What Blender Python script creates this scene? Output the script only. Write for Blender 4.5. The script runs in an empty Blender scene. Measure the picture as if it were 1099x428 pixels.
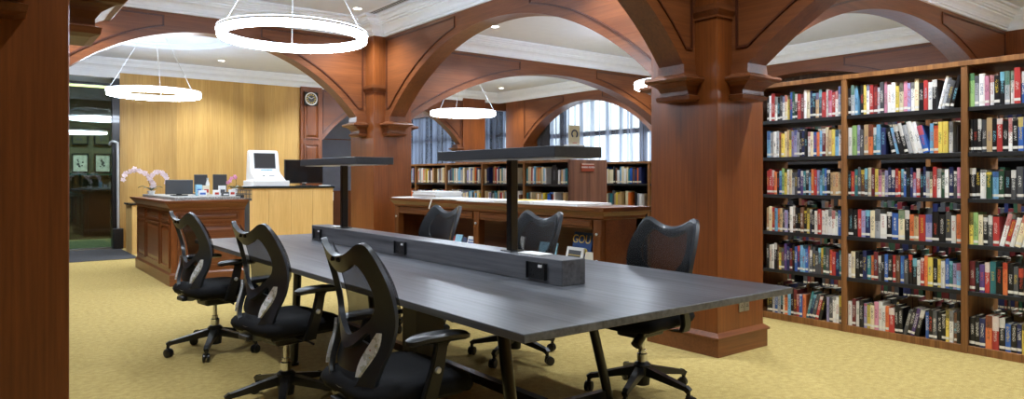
import bpy, bmesh, math, random
from mathutils import Vector, Matrix
from mathutils.geometry import delaunay_2d_cdt
random.seed(7)
SC = bpy.context.scene
COL = SC.collection
PI = math.pi

# ------------------------------------------------------------------ materials
def lin(c):
    return tuple(((v/255)/12.92 if v/255 <= .04045 else ((v/255+.055)/1.055)**2.4) for v in c)

def newmat(name):
    m = bpy.data.materials.new(name); m.use_nodes = True
    nt = m.node_tree; nt.nodes.clear()
    out = nt.nodes.new('ShaderNodeOutputMaterial')
    b = nt.nodes.new('ShaderNodeBsdfPrincipled')
    nt.links.new(b.outputs[0], out.inputs[0])
    return m, nt, b, out

def plain(name, rgb, rough=.5, metal=0, spec=.5, noise=0.0, nscale=40, bump=0.0, coat=0):
    m, nt, b, out = newmat(name)
    c = lin(rgb)
    b.inputs['Base Color'].default_value = (*c, 1)
    b.inputs['Roughness'].default_value = rough
    b.inputs['Metallic'].default_value = metal
    b.inputs['Specular IOR Level'].default_value = spec
    b.inputs['Coat Weight'].default_value = coat
    tc = nt.nodes.new('ShaderNodeTexCoord')
    n = nt.nodes.new('ShaderNodeTexNoise'); n.inputs['Scale'].default_value = nscale; n.inputs['Detail'].default_value = 4
    nt.links.new(tc.outputs['Object'], n.inputs['Vector'])
    if noise:
        r = nt.nodes.new('ShaderNodeValToRGB')
        r.color_ramp.elements[0].position = .3; r.color_ramp.elements[1].position = .7
        r.color_ramp.elements[0].color = (*[v*(1-noise) for v in c], 1)
        r.color_ramp.elements[1].color = (*[min(1, v*(1+noise)) for v in c], 1)
        nt.links.new(n.outputs[0], r.inputs[0]); nt.links.new(r.outputs[0], b.inputs['Base Color'])
    if bump:
        bp = nt.nodes.new('ShaderNodeBump'); bp.inputs['Strength'].default_value = bump; bp.inputs['Distance'].default_value = .004
        nt.links.new(n.outputs[0], bp.inputs['Height']); nt.links.new(bp.outputs[0], b.inputs['Normal'])
    return m

def wood(name, dark, light, axis='z', rough=.35, fine=60, coat=.15, stripes=0):
    """straight grain that runs along the given axis"""
    m, nt, b, out = newmat(name)
    tc = nt.nodes.new('ShaderNodeTexCoord')
    mp = nt.nodes.new('ShaderNodeMapping')
    s = [fine]*3; s['xyz'.index(axis)] = fine*.035
    mp.inputs['Scale'].default_value = s
    nt.links.new(tc.outputs['Object'], mp.inputs[0])
    n1 = nt.nodes.new('ShaderNodeTexNoise'); n1.inputs['Scale'].default_value = 1; n1.inputs['Detail'].default_value = 6; n1.inputs['Roughness'].default_value = .65
    nt.links.new(mp.outputs[0], n1.inputs['Vector'])
    mp2 = nt.nodes.new('ShaderNodeMapping')
    s2 = [6.0]*3; s2['xyz'.index(axis)] = .5
    mp2.inputs['Scale'].default_value = s2
    nt.links.new(tc.outputs['Object'], mp2.inputs[0])
    n2 = nt.nodes.new('ShaderNodeTexNoise'); n2.inputs['Scale'].default_value = 1; n2.inputs['Detail'].default_value = 3; n2.inputs['Distortion'].default_value = .6
    nt.links.new(mp2.outputs[0], n2.inputs['Vector'])
    mx = nt.nodes.new('ShaderNodeMath'); mx.operation = 'MULTIPLY_ADD'
    nt.links.new(n1.outputs[0], mx.inputs[0]); mx.inputs[1].default_value = .62
    sc = nt.nodes.new('ShaderNodeMath'); sc.operation = 'MULTIPLY'; sc.inputs[1].default_value = .38
    nt.links.new(n2.outputs[0], sc.inputs[0]); nt.links.new(sc.outputs[0], mx.inputs[2])
    r = nt.nodes.new('ShaderNodeValToRGB')
    r.color_ramp.elements[0].position = .34; r.color_ramp.elements[1].position = .66
    r.color_ramp.elements[0].color = (*lin(dark), 1); r.color_ramp.elements[1].color = (*lin(light), 1)
    nt.links.new(mx.outputs[0], r.inputs[0])
    last = r.outputs[0]
    if stripes:
        # veneer leaves: every strip of the veneer is a shade of its own
        sx = nt.nodes.new('ShaderNodeSeparateXYZ'); nt.links.new(tc.outputs['Object'], sx.inputs[0])
        ad = nt.nodes.new('ShaderNodeMath'); ad.operation = 'ADD'; nt.links.new(sx.outputs[0], ad.inputs[0]); nt.links.new(sx.outputs[1], ad.inputs[1])
        ml = nt.nodes.new('ShaderNodeMath'); ml.operation = 'MULTIPLY'; ml.inputs[1].default_value = stripes; nt.links.new(ad.outputs[0], ml.inputs[0])
        fl = nt.nodes.new('ShaderNodeMath'); fl.operation = 'FLOOR'; nt.links.new(ml.outputs[0], fl.inputs[0])
        wn = nt.nodes.new('ShaderNodeTexWhiteNoise'); wn.noise_dimensions = '1D'; nt.links.new(fl.outputs[0], wn.inputs['W'])
        hv = nt.nodes.new('ShaderNodeHueSaturation')
        mr = nt.nodes.new('ShaderNodeMapRange'); mr.inputs['To Min'].default_value = .78; mr.inputs['To Max'].default_value = 1.15
        nt.links.new(wn.outputs[0], mr.inputs[0]); nt.links.new(mr.outputs[0], hv.inputs['Value']); nt.links.new(last, hv.inputs['Color'])
        last = hv.outputs[0]
    nt.links.new(last, b.inputs['Base Color'])
    b.inputs['Roughness'].default_value = rough
    b.inputs['Coat Weight'].default_value = coat
    b.inputs['Coat Roughness'].default_value = .25
    bp = nt.nodes.new('ShaderNodeBump'); bp.inputs['Strength'].default_value = .05; bp.inputs['Distance'].default_value = .002
    nt.links.new(n1.outputs[0], bp.inputs['Height']); nt.links.new(bp.outputs[0], b.inputs['Normal'])
    return m

def emit(name, rgb, strength):
    m, nt, b, out = newmat(name)
    b.inputs['Base Color'].default_value = (*lin(rgb), 1)
    b.inputs['Emission Color'].default_value = (*lin(rgb), 1)
    b.inputs['Emission Strength'].default_value = strength
    return m

def seethrough(name, rgb, alpha, rough=.6, translucent=False, weave=0):
    m, nt, b, out = newmat(name)
    b.inputs['Base Color'].default_value = (*lin(rgb), 1); b.inputs['Roughness'].default_value = rough
    b.inputs['Specular IOR Level'].default_value = .15
    tr = nt.nodes.new('ShaderNodeBsdfTransparent')
    mx = nt.nodes.new('ShaderNodeMixShader'); mx.inputs[0].default_value = alpha
    src = b.outputs[0]
    if translucent:
        tl = nt.nodes.new('ShaderNodeBsdfTranslucent'); tl.inputs[0].default_value = (*lin(rgb), 1)
        m2 = nt.nodes.new('ShaderNodeMixShader'); m2.inputs[0].default_value = .65
        nt.links.new(b.outputs[0], m2.inputs[1]); nt.links.new(tl.outputs[0], m2.inputs[2]); src = m2.outputs[0]
    if weave:
        tc = nt.nodes.new('ShaderNodeTexCoord')
        n = nt.nodes.new('ShaderNodeTexChecker'); n.inputs['Scale'].default_value = weave
        nt.links.new(tc.outputs['Object'], n.inputs['Vector'])
        mr = nt.nodes.new('ShaderNodeMapRange'); mr.inputs['To Min'].default_value = alpha-.12; mr.inputs['To Max'].default_value = alpha+.12
        nt.links.new(n.outputs['Fac'], mr.inputs[0]); nt.links.new(mr.outputs[0], mx.inputs[0])
    nt.links.new(tr.outputs[0], mx.inputs[1]); nt.links.new(src, mx.inputs[2])
    nt.links.new(mx.outputs[0], out.inputs[0])
    return m

def sheer_mat():
    m, nt, b, out = newmat('sheer_voile'); nt.nodes.remove(b); L = nt.links.new
    tc = nt.nodes.new('ShaderNodeTexCoord'); mp = nt.nodes.new('ShaderNodeMapping'); mp.inputs['Scale'].default_value = (0, 8.5, .12)
    L(tc.outputs['Object'], mp.inputs[0])
    n = nt.nodes.new('ShaderNodeTexNoise'); n.inputs['Scale'].default_value = 1; n.inputs['Detail'].default_value = 4; L(mp.outputs[0], n.inputs['Vector'])
    mr = nt.nodes.new('ShaderNodeMapRange'); mr.inputs['From Min'].default_value = .42; mr.inputs['From Max'].default_value = .57
    mr.inputs['To Min'].default_value = .18; mr.inputs['To Max'].default_value = .92; L(n.outputs[0], mr.inputs[0])
    df = nt.nodes.new('ShaderNodeBsdfDiffuse'); df.inputs[0].default_value = (*lin((160, 167, 188)), 1)
    tl = nt.nodes.new('ShaderNodeBsdfTranslucent'); tl.inputs[0].default_value = (*lin((165, 173, 196)), 1)
    m1 = nt.nodes.new('ShaderNodeMixShader'); m1.inputs[0].default_value = .5; L(df.outputs[0], m1.inputs[1]); L(tl.outputs[0], m1.inputs[2])
    tr = nt.nodes.new('ShaderNodeBsdfTransparent'); mx = nt.nodes.new('ShaderNodeMixShader')
    L(mr.outputs[0], mx.inputs[0]); L(tr.outputs[0], mx.inputs[1]); L(m1.outputs[0], mx.inputs[2]); L(mx.outputs[0], out.inputs[0])
    return m

def glass_mat(name, tint, refl):
    m, nt, b, out = newmat(name); nt.nodes.remove(b)
    tr = nt.nodes.new('ShaderNodeBsdfTransparent'); tr.inputs[0].default_value = (*tint, 1)
    gl = nt.nodes.new('ShaderNodeBsdfGlossy'); gl.inputs['Roughness'].default_value = .01
    fr = nt.nodes.new('ShaderNodeFresnel'); fr.inputs[0].default_value = refl
    mx = nt.nodes.new('ShaderNodeMixShader')
    nt.links.new(fr.outputs[0], mx.inputs[0]); nt.links.new(tr.outputs[0], mx.inputs[1]); nt.links.new(gl.outputs[0], mx.inputs[2])
    nt.links.new(mx.outputs[0], out.inputs[0])
    return m

def carpet_mat():
    m, nt, b, out = newmat('carpet')
    tc = nt.nodes.new('ShaderNodeTexCoord')
    n1 = nt.nodes.new('ShaderNodeTexNoise'); n1.inputs['Scale'].default_value = 190; n1.inputs['Detail'].default_value = 3
    n2 = nt.nodes.new('ShaderNodeTexNoise'); n2.inputs['Scale'].default_value = 26; n2.inputs['Detail'].default_value = 6
    for n in (n1, n2): nt.links.new(tc.outputs['Object'], n.inputs['Vector'])
    ad = nt.nodes.new('ShaderNodeMath'); ad.operation = 'MULTIPLY_ADD'; ad.inputs[1].default_value = .6
    nt.links.new(n1.outputs[0], ad.inputs[0])
    s = nt.nodes.new('ShaderNodeMath'); s.operation = 'MULTIPLY'; s.inputs[1].default_value = .4; nt.links.new(n2.outputs[0], s.inputs[0]); nt.links.new(s.outputs[0], ad.inputs[2])
    r = nt.nodes.new('ShaderNodeValToRGB')
    r.color_ramp.elements[0].position = .33; r.color_ramp.elements[1].position = .67
    r.color_ramp.elements[0].color = (*lin((150, 125, 66)), 1); r.color_ramp.elements[1].color = (*lin((200, 177, 110)), 1)
    nt.links.new(ad.outputs[0], r.inputs[0]); nt.links.new(r.outputs[0], b.inputs['Base Color'])
    b.inputs['Roughness'].default_value = .95; b.inputs['Specular IOR Level'].default_value = .1
    b.inputs['Sheen Weight'].default_value = .1
    bp = nt.nodes.new('ShaderNodeBump'); bp.inputs['Strength'].default_value = .7; bp.inputs['Distance'].default_value = .008
    nt.links.new(n1.outputs[0], bp.inputs['Height']); nt.links.new(bp.outputs[0], b.inputs['Normal'])
    return m

def book_mat():
    """cover in the object's own colour; spine carries blurred title marks, a colour block and a paper call label"""
    m, nt, b, out = newmat('book_cover'); L = nt.links.new
    oi = nt.nodes.new('ShaderNodeObjectInfo')
    tc = nt.nodes.new('ShaderNodeTexCoord')
    sx = nt.nodes.new('ShaderNodeSeparateXYZ'); L(tc.outputs['Object'], sx.inputs[0])
    def math_(op, a, c=None, d=None):
        n = nt.nodes.new('ShaderNodeMath'); n.operation = op
        for i, v in enumerate((a, c, d)):
            if v is None: continue
            if isinstance(v, (int, float)): n.inputs[i].default_value = v
            else: L(v, n.inputs[i])
        return n.outputs[0]
    X, Y, Z, R = sx.outputs[0], sx.outputs[1], sx.outputs[2], oi.outputs['Random']
    r2 = math_('FRACT', math_('MULTIPLY', R, 37.13)); r3 = math_('FRACT', math_('MULTIPLY', R, 91.7)); r4 = math_('FRACT', math_('MULTIPLY', R, 173.3))
    # title marks
    cb = nt.nodes.new('ShaderNodeCombineXYZ')
    L(math_('MULTIPLY', Y, 190), cb.inputs[0]); L(math_('MULTIPLY', Z, 210), cb.inputs[1]); L(math_('MULTIPLY', R, 500), cb.inputs[2])
    n = nt.nodes.new('ShaderNodeTexNoise'); n.inputs['Scale'].default_value = 1; n.inputs['Detail'].default_value = 2
    L(cb.outputs[0], n.inputs['Vector'])
    ink = math_('GREATER_THAN', n.outputs[0], .53)
    band = math_('MULTIPLY', math_('LESS_THAN', math_('ABSOLUTE', Y), .0085), math_('MULTIPLY', math_('GREATER_THAN', Z, math_('MULTIPLY_ADD', r2, .04, .055)), math_('LESS_THAN', Z, math_('MULTIPLY_ADD', r3, .06, .14))))
    spine = math_('LESS_THAN', X, .006)
    title = math_('MULTIPLY', math_('MULTIPLY', ink, band), spine)
    bw = nt.nodes.new('ShaderNodeRGBToBW'); L(oi.outputs['Color'], bw.inputs[0])
    dark = math_('LESS_THAN', bw.outputs[0], .28)
    rp = nt.nodes.new('ShaderNodeValToRGB'); rp.color_ramp.interpolation = 'CONSTANT'
    els = rp.color_ramp.elements
    els[0].position = 0; els[0].color = (.85, .83, .78, 1); els[1].position = .55; els[1].color = (.8, .6, .08, 1)
    e = els.new(.75); e.color = (.75, .1, .06, 1); e = els.new(.86); e.color = (.25, .6, .75, 1)
    L(r4, rp.inputs[0])
    rd = nt.nodes.new('ShaderNodeValToRGB'); rd.color_ramp.interpolation = 'CONSTANT'
    els = rd.color_ramp.elements
    els[0].position = 0; els[0].color = (.02, .02, .025, 1); els[1].position = .55; els[1].color = (.45, .03, .03, 1)
    e = els.new(.75); e.color = (.03, .06, .25, 1); e = els.new(.9); e.color = (.02, .15, .08, 1)
    L(r4, rd.inputs[0])
    def mix(f, a, c):
        mm = nt.nodes.new('ShaderNodeMix'); mm.data_type = 'RGBA'
        if isinstance(f, (int, float)): mm.inputs[0].default_value = f
        else: L(f, mm.inputs[0])
        for i, v in ((6, a), (7, c)):
            if isinstance(v, tuple): mm.inputs[i].default_value = v
            else: L(v, mm.inputs[i])
        return mm.outputs[2]
    acc = mix(dark, rd.outputs[0], rp.outputs[0])
    blk = math_('MULTIPLY', math_('MULTIPLY', math_('GREATER_THAN', r3, .66), math_('GREATER_THAN', Z, math_('MULTIPLY_ADD', r2, .06, .13))), spine)
    base = mix(math_('MULTIPLY', blk, .75), oi.outputs['Color'], acc)
    base = mix(math_('MULTIPLY', title, .8), base, acc)
    z0 = math_('MULTIPLY_ADD', r2, .006, .012)
    lab = math_('MULTIPLY', math_('MULTIPLY', math_('GREATER_THAN', Z, z0), math_('LESS_THAN', Z, math_('ADD', z0, .019))), math_('MULTIPLY', math_('GREATER_THAN', R, .33), spine))
    base = mix(lab, base, (.86, .84, .78, 1))
    L(base, b.inputs['Base Color']); b.inputs['Roughness'].default_value = .38
    return m

M = {}
M['red_z'] = wood('mahogany_upright', (98, 49, 18), (140, 77, 33), 'z')
M['red_x'] = wood('mahogany_along_x', (92, 48, 22), (130, 75, 40), 'x')
M['red_y'] = wood('mahogany_along_y', (92, 48, 22), (130, 75, 40), 'y')
M['counter_y'] = wood('counter_wood_long', (82, 43, 17), (120, 68, 30), 'y')
M['counter_z'] = wood('counter_wood_upright', (82, 43, 17), (120, 68, 30), 'z')
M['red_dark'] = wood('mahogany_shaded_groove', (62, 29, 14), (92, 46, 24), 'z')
M['oak'] = wood('pale_oak_veneer', (182, 138, 70), (212, 172, 100), 'z', rough=.5, fine=50, coat=0, stripes=5)
M['oak_plain'] = wood('pale_oak_front', (206, 162, 92), (232, 194, 126), 'z', rough=.5, fine=70, coat=0)
M['walnut'] = wood('walnut_board', (120, 76, 40), (170, 118, 68), 'z', rough=.5, fine=90, coat=0, stripes=30)
M['walnut_panel'] = wood('walnut_veneer_panel', (92, 56, 40), (134, 90, 66), 'z', rough=.5, fine=50, coat=0, stripes=22)
M['table'] = wood('charcoal_table_laminate', (56, 58, 63), (108, 110, 116), 'y', rough=.36, fine=42, coat=.1)
M['lamp_head'] = wood('charcoal_lamp_laminate', (48, 51, 57), (66, 69, 76), 'y', rough=.45, fine=42, coat=0)
M['carpet'] = carpet_mat()
M['mat_floor'] = plain('dark_grey_carpet', (70, 70, 72), .95, spec=.1, noise=.25, nscale=180, bump=.4)
M['ceil'] = plain('ceiling_paint', (224, 231, 245), .9, noise=.02, nscale=6)
M['white_trim'] = plain('white_plaster', (240, 245, 255), .7, noise=.02, nscale=12)
M['grey_wall'] = plain('blue_grey_wall', (128, 132, 152), .85, noise=.05, nscale=8)
M['black_shelf'] = plain('black_shelf_metal', (34, 34, 36), .5, noise=.1)
M['black'] = plain('black_plastic', (24, 25, 27), .38, noise=.1)
M['black_soft'] = plain('black_fabric', (24, 24, 26), .9, spec=.2, noise=.25, nscale=300, bump=.3)
M['frame_black'] = plain('graphite_plastic', (44, 48, 55), .36, noise=.08, coat=.1)
M['black_metal'] = plain('black_powder_coat', (20, 21, 24), .28, metal=.3, coat=.4)
M['chrome'] = plain('chrome', (210, 212, 216), .15, metal=1)
M['silver'] = plain('silver_plastic', (205, 208, 212), .3, metal=.5)
M['steel'] = plain('brushed_steel', (170, 170, 168), .35, metal=.9)
M['mesh'] = seethrough('woven_mesh', (24, 25, 27), .56, weave=300)
M['sheer'] = sheer_mat()
M['drape'] = plain('dark_drape', (74, 72, 80), .9, noise=.2, nscale=60)
M['drape_brown'] = plain('brown_drape', (70, 52, 42), .9, noise=.3, nscale=50)
M['glass'] = glass_mat('door_glass', (.70, .84, .80), 1.7)
M['pane'] = glass_mat('window_glass', (.93, .97, .98), 1.25)
M['green_glass'] = plain('green_glass_edge', (24, 84, 72), .15)
M['lens'] = emit('lamp_diffuser', (228, 240, 255), 24)
M['uplight'] = emit('lamp_uplight', (228, 240, 255), 5)
M['down'] = emit('downlight_lens', (255, 248, 235), 14)
M['strip'] = emit('lit_strip', (255, 236, 150), 2.2)
M['paper'] = plain('white_paper', (238, 238, 236), .8, noise=.03)
M['cream'] = plain('cream_paper', (236, 226, 198), .9, noise=.12, nscale=120)
M['white'] = plain('white_plastic', (240, 241, 243), .35)
M['screen'] = plain('dark_screen', (16, 17, 20), .12)
M['screen_grey'] = plain('grey_screen', (66, 66, 68), .25)
M['dark_top'] = plain('dark_green_stone', (26, 34, 34), .2, noise=.4, nscale=60)
M['granite'] = plain('speckled_granite', (150, 150, 146), .4, noise=.65, nscale=70)
M['gold'] = plain('gold_paint', (214, 186, 92), .4, metal=.3)
M['navy'] = plain('navy_print', (34, 48, 92), .5)
M['beige'] = plain('beige_card', (226, 218, 196), .6, noise=.05, nscale=30)
M['sign_red'] = plain('red_sign_plate', (150, 66, 40), .4)
M['petal'] = plain('orchid_petal', (246, 226, 232), .6, noise=.08, nscale=90)
M['petal_pink'] = plain('orchid_pink_petal', (226, 150, 190), .6)
M['leaf'] = plain('orchid_leaf', (42, 74, 36), .4, noise=.2)
M['stem'] = plain('orchid_stem', (86, 84, 46), .6)
M['yellow'] = plain('yellow_print', (226, 190, 90), .5)
M['sky_print'] = plain('sky_blue_print', (150, 204, 236), .45, noise=.3, nscale=30)
M['grey_box'] = plain('dark_grey_box', (72, 74, 78), .5)
M['red_print'] = plain('red_print', (190, 60, 50), .5)
M['blue_print'] = plain('blue_print', (70, 110, 190), .5)
M['brown_room'] = wood('dark_cabinet_wood', (44, 24, 16), (66, 36, 22), 'z')
M['olive_wall'] = plain('olive_room_wall', (96, 92, 66), .8, noise=.08, nscale=8)
M['picture'] = plain('framed_print', (206, 200, 180), .5, noise=.25, nscale=14)
M['moss_floor'] = plain('green_room_carpet', (88, 92, 52), .95, noise=.35, nscale=12)
M['book'] = book_mat()

# ------------------------------------------------------------------ geometry helpers
def box(bm, x0, x1, y0, y1, z0, z1, bev=0, seg=2):
    v = [bm.verts.new((x, y, z)) for z in (z0, z1) for y in (y0, y1) for x in (x0, x1)]
    fs = [bm.faces.new([v[i] for i in q]) for q in ((0, 2, 3, 1), (4, 5, 7, 6), (0, 1, 5, 4), (2, 6, 7, 3), (0, 4, 6, 2), (1, 3, 7, 5))]
    if bev:
        es = list({e for f in fs for e in f.edges})
        bmesh.ops.bevel(bm, geom=es, offset=bev, segments=seg, affect='EDGES', profile=.5)

def P3(axis, a, u, v):
    return (a, u, v) if axis == 'x' else (u, a, v) if axis == 'y' else (u, v, a)

def prism(bm, pts, axis, a, b):
    va = [bm.verts.new(P3(axis, a, u, v)) for u, v in pts]
    vb = [bm.verts.new(P3(axis, b, u, v)) for u, v in pts]
    bm.faces.new(va); bm.faces.new(vb[::-1])
    n = len(pts)
    for i in range(n):
        bm.faces.new((va[i], va[(i+1) % n], vb[(i+1) % n], vb[i]))

def poly_area(p):
    return .5*sum(p[i][0]*p[(i+1) % len(p)][1]-p[(i+1) % len(p)][0]*p[i][1] for i in range(len(p)))

def inset(pts, d):
    """closed polygon moved inwards by d, mitred"""
    s = 1 if poly_area(pts) > 0 else -1
    n = len(pts); out = []
    for i in range(n):
        p0, p1, p2 = Vector(pts[i-1]), Vector(pts[i]), Vector(pts[(i+1) % n])
        e1 = (p1-p0).normalized(); e2 = (p2-p1).normalized()
        n1 = Vector((-e1.y, e1.x))*s; n2 = Vector((-e2.y, e2.x))*s
        k = n1+n2; den = max(.25, 1+n1.dot(n2))
        out.append(tuple(p1+k*(d/den)))
    return out

def ring_prism(bm, pts, w, axis, a, b):
    o, i = pts, inset(pts, w)
    n = len(pts)
    vs = [[bm.verts.new(P3(axis, c, *p)) for p in q] for c in (a, b) for q in (o, i)]
    for k in range(n):
        j = (k+1) % n
        for A, B in ((0, 1), (1, 3), (3, 2), (2, 0)):
            bm.faces.new((vs[A][k], vs[A][j], vs[B][j], vs[B][k]))

def frustum(bm, r0, r1, axis, a, b):
    """rectangle r0=(u0,u1,v0,v1) at a to rectangle r1 at b"""
    q = lambda r: [(r[0], r[2]), (r[1], r[2]), (r[1], r[3]), (r[0], r[3])]
    va = [bm.verts.new(P3(axis, a, *p)) for p in q(r0)]; vb = [bm.verts.new(P3(axis, b, *p)) for p in q(r1)]
    bm.faces.new(va); bm.faces.new(vb[::-1])
    for i in range(4): bm.faces.new((va[i], va[(i+1) % 4], vb[(i+1) % 4], vb[i]))

def lathe(bm, prof, c=(0, 0, 0), seg=32, closed=False, axis='z'):
    rings = []
    for r, z in prof:
        ring = []
        for i in range(seg):
            t = 2*PI*i/seg; u, v = r*math.cos(t), r*math.sin(t)
            p = (u, v, z) if axis == 'z' else (z, u, v) if axis == 'x' else (u, z, v)
            ring.append(bm.verts.new((c[0]+p[0], c[1]+p[1], c[2]+p[2])))
        rings.append(ring)
    n = len(rings)
    for k in range(n if closed else n-1):
        A, B = rings[k], rings[(k+1) % n]
        for i in range(seg):
            j = (i+1) % seg; bm.faces.new((A[i], A[j], B[j], B[i]))
    if not closed:
        bm.faces.new(rings[0][::-1]); bm.faces.new(rings[-1])

def tube(bm, pts, r, seg=10, r1=None):
    pts = [Vector(p) for p in pts]; n = len(pts); rings = []
    up = Vector((0, 0, 1))
    for i, p in enumerate(pts):
        d = (pts[min(n-1, i+1)]-pts[max(0, i-1)]).normalized()
        a = d.cross(up)
        if a.length < 1e-3: a = d.cross(Vector((0, 1, 0)))
        a.normalize(); b = d.cross(a).normalized()
        rr = r if r1 is None else r+(r1-r)*i/(n-1)
        rings.append([bm.verts.new(p+(a*math.cos(2*PI*k/seg)+b*math.sin(2*PI*k/seg))*rr) for k in range(seg)])
    for A, B in zip(rings, rings[1:]):
        for k in range(seg): bm.faces.new((A[k], A[(k+1) % seg], B[(k+1) % seg], B[k]))
    bm.faces.new(rings[0][::-1]); bm.faces.new(rings[-1])

def bar(bm, p, q, w, h, w1=None, h1=None, up=(0, 0, 1)):
    """rectangular bar from p to q"""
    p, q = Vector(p), Vector(q); d = (q-p).normalized(); s = d.cross(Vector(up))
    if s.length < 1e-3: s = Vector((1, 0, 0))
    s.normalize(); t = s.cross(d).normalized()
    w1 = w if w1 is None else w1; h1 = h if h1 is None else h1
    A = [bm.verts.new(p+s*(a*w/2)+t*(b*h/2)) for a, b in ((-1, -1), (1, -1), (1, 1), (-1, 1))]
    B = [bm.verts.new(q+s*(a*w1/2)+t*(b*h1/2)) for a, b in ((-1, -1), (1, -1), (1, 1), (-1, 1))]
    bm.faces.new(A[::-1]); bm.faces.new(B)
    for i in range(4): bm.faces.new((A[i], A[(i+1) % 4], B[(i+1) % 4], B[i]))

def inside(p, poly):
    x, y = p; r = False; n = len(poly)
    for i in range(n):
        x1, y1 = poly[i]; x2, y2 = poly[(i+1) % n]
        if (y1 > y) != (y2 > y) and x < (x2-x1)*(y-y1)/(y2-y1)+x1: r = not r
    return r

def region(outer, holes=(), step=None):
    """triangles of a 2D region with holes; step adds inner points so it can be bent"""
    vs, es = [], []
    for lp in [outer, *holes]:
        k = len(vs); n = len(lp)
        vs += [Vector(p) for p in lp]; es += [(k+i, k+(i+1) % n) for i in range(n)]
    if step:
        xs = [p[0] for p in outer]; ys = [p[1] for p in outer]
        y = min(ys)+step/2
        while y < max(ys):
            x = min(xs)+step/2
            while x < max(xs):
                if inside((x, y), outer) and not any(inside((x, y), h) for h in holes): vs.append(Vector((x, y)))
                x += step
            y += step
    ov, oe, of, *_ = delaunay_2d_cdt(vs, es, [], 0, 1e-6)
    tris = []
    for f in of:
        c = sum((ov[i] for i in f), Vector((0, 0)))/len(f)
        if inside(c, outer) and not any(inside(c, h) for h in holes): tris.append(tuple(f))
    return ov, tris

def shell(bm, outer, holes, step, fn, thick):
    """region mapped by fn(u,v)->(point, normal) with a thickness"""
    ov, tris = region(outer, holes, step)
    A, B = [], []
    for p in ov:
        q, n = fn(p[0], p[1]); A.append(bm.verts.new(q)); B.append(bm.verts.new(Vector(q)+Vector(n)*thick))
    cnt = {}
    for t in tris:
        bm.faces.new([A[i] for i in t]); bm.faces.new([B[i] for i in t[::-1]])
        for i in range(len(t)):
            e = (t[i], t[(i+1) % len(t)]); cnt[tuple(sorted(e))] = cnt.get(tuple(sorted(e)), 0)+1
    for (a, b), c in cnt.items():
        if c == 1: bm.faces.new((A[a], A[b], B[b], B[a]))
    for v in A+B:
        if not v.link_faces: bm.verts.remove(v)

def smooth_loop(pts, per=4):
    """closed Catmull-Rom"""
    n = len(pts); out = []
    for i in range(n):
        p = [Vector(pts[(i+k-1) % n]) for k in range(4)]
        for j in range(per):
            t = j/per
            q = .5*((2*p[1])+(p[2]-p[0])*t+(2*p[0]-5*p[1]+4*p[2]-p[3])*t*t+(3*p[1]-p[0]-3*p[2]+p[3])*t**3)
            out.append(tuple(q))
    return out

def smooth_path(pts, per=6):
    P = [Vector(p) for p in pts]; P = [2*P[0]-P[1]]+P+[2*P[-1]-P[-2]]; out = []
    for i in range(len(P)-3):
        p = P[i:i+4]
        for j in range(per):
            t = j/per
            out.append(.5*((2*p[1])+(p[2]-p[0])*t+(2*p[0]-5*p[1]+4*p[2]-p[3])*t*t+(3*p[1]-p[0]-3*p[2]+p[3])*t**3))
    return out+[P[-2]]

def origin(o):
    v = Vector((0, 0, 0))
    while o is not None: v = v+o.location; o = o.parent
    return v

def obj(name, bm, mats, parent=None, world=False, sm=None, at=None):
    if world and parent is not None: bmesh.ops.translate(bm, verts=bm.verts, vec=-origin(parent))
    if at is not None: bmesh.ops.translate(bm, verts=bm.verts, vec=-Vector(at))
    bmesh.ops.recalc_face_normals(bm, faces=bm.faces)
    me = bpy.data.meshes.new(name); bm.to_mesh(me); bm.free()
    for m in (mats if isinstance(mats, (list, tuple)) else [mats]): me.materials.append(m)
    if sm:
        for p in me.polygons: p.use_smooth = True
        me.set_sharp_from_angle(angle=math.radians(sm))
    o = bpy.data.objects.new(name, me); COL.objects.link(o)
    if parent is not None: o.parent = parent
    if at is not None: o.location = at
    return o

def B(): return bmesh.new()

def tag(o, label, cat, group=None, kind=None):
    o['label'] = label; o['category'] = cat
    if group: o['group'] = group
    if kind: o['kind'] = kind
    return o

def thing(name, label, cat, loc=(0, 0, 0), rz=0, group=None, kind=None):
    o = bpy.data.objects.new(name, None); COL.objects.link(o)
    o.location = loc; o.rotation_euler = (0, 0, rz); o.empty_display_size = .1
    return tag(o, label, cat, group, kind)

def kids(o): return [c for c in bpy.data.objects if c.parent == o]

def dup(root, loc, rz=0, label=None):
    r = root.copy(); COL.objects.link(r); r.location = loc; r.rotation_euler = (0, 0, rz)
    if label: r['label'] = label
    for ch in KID[root.name]:
        c = ch.copy(); COL.objects.link(c); c.parent = r
        for g in KID.get(ch.name, []):
            d = g.copy(); COL.objects.link(d); d.parent = c
    return r
KID = {}
def remember(root):
    KID[root.name] = kids(root)
    for c in KID[root.name]: KID[c.name] = kids(c)

def lettering(name, text, size, mat, parent, loc, rot, extrude=.001):
    cu = bpy.data.curves.new(name, 'FONT'); cu.body = text; cu.size = size; cu.extrude = extrude
    cu.align_x = 'CENTER'; cu.align_y = 'CENTER'
    t = bpy.data.objects.new(name+'_curve', cu); COL.objects.link(t)
    dg = bpy.context.evaluated_depsgraph_get()
    me = bpy.data.meshes.new_from_object(t.evaluated_get(dg)); me.name = name
    bpy.data.objects.remove(t)
    me.materials.clear(); me.materials.append(mat)
    me.transform(Matrix.LocRotScale(Vector(loc), rot, None))
    o = bpy.data.objects.new(name, me); COL.objects.link(o); o.parent = parent
    return o

def struct(name, bm, m, parent=None, label=None, cat=None, sm=None):
    o = obj(name, bm, m, parent, sm=sm)
    if parent is None: o['kind'] = 'structure'
    if label: o['label'] = label
    if cat: o['category'] = cat
    return o

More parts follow.
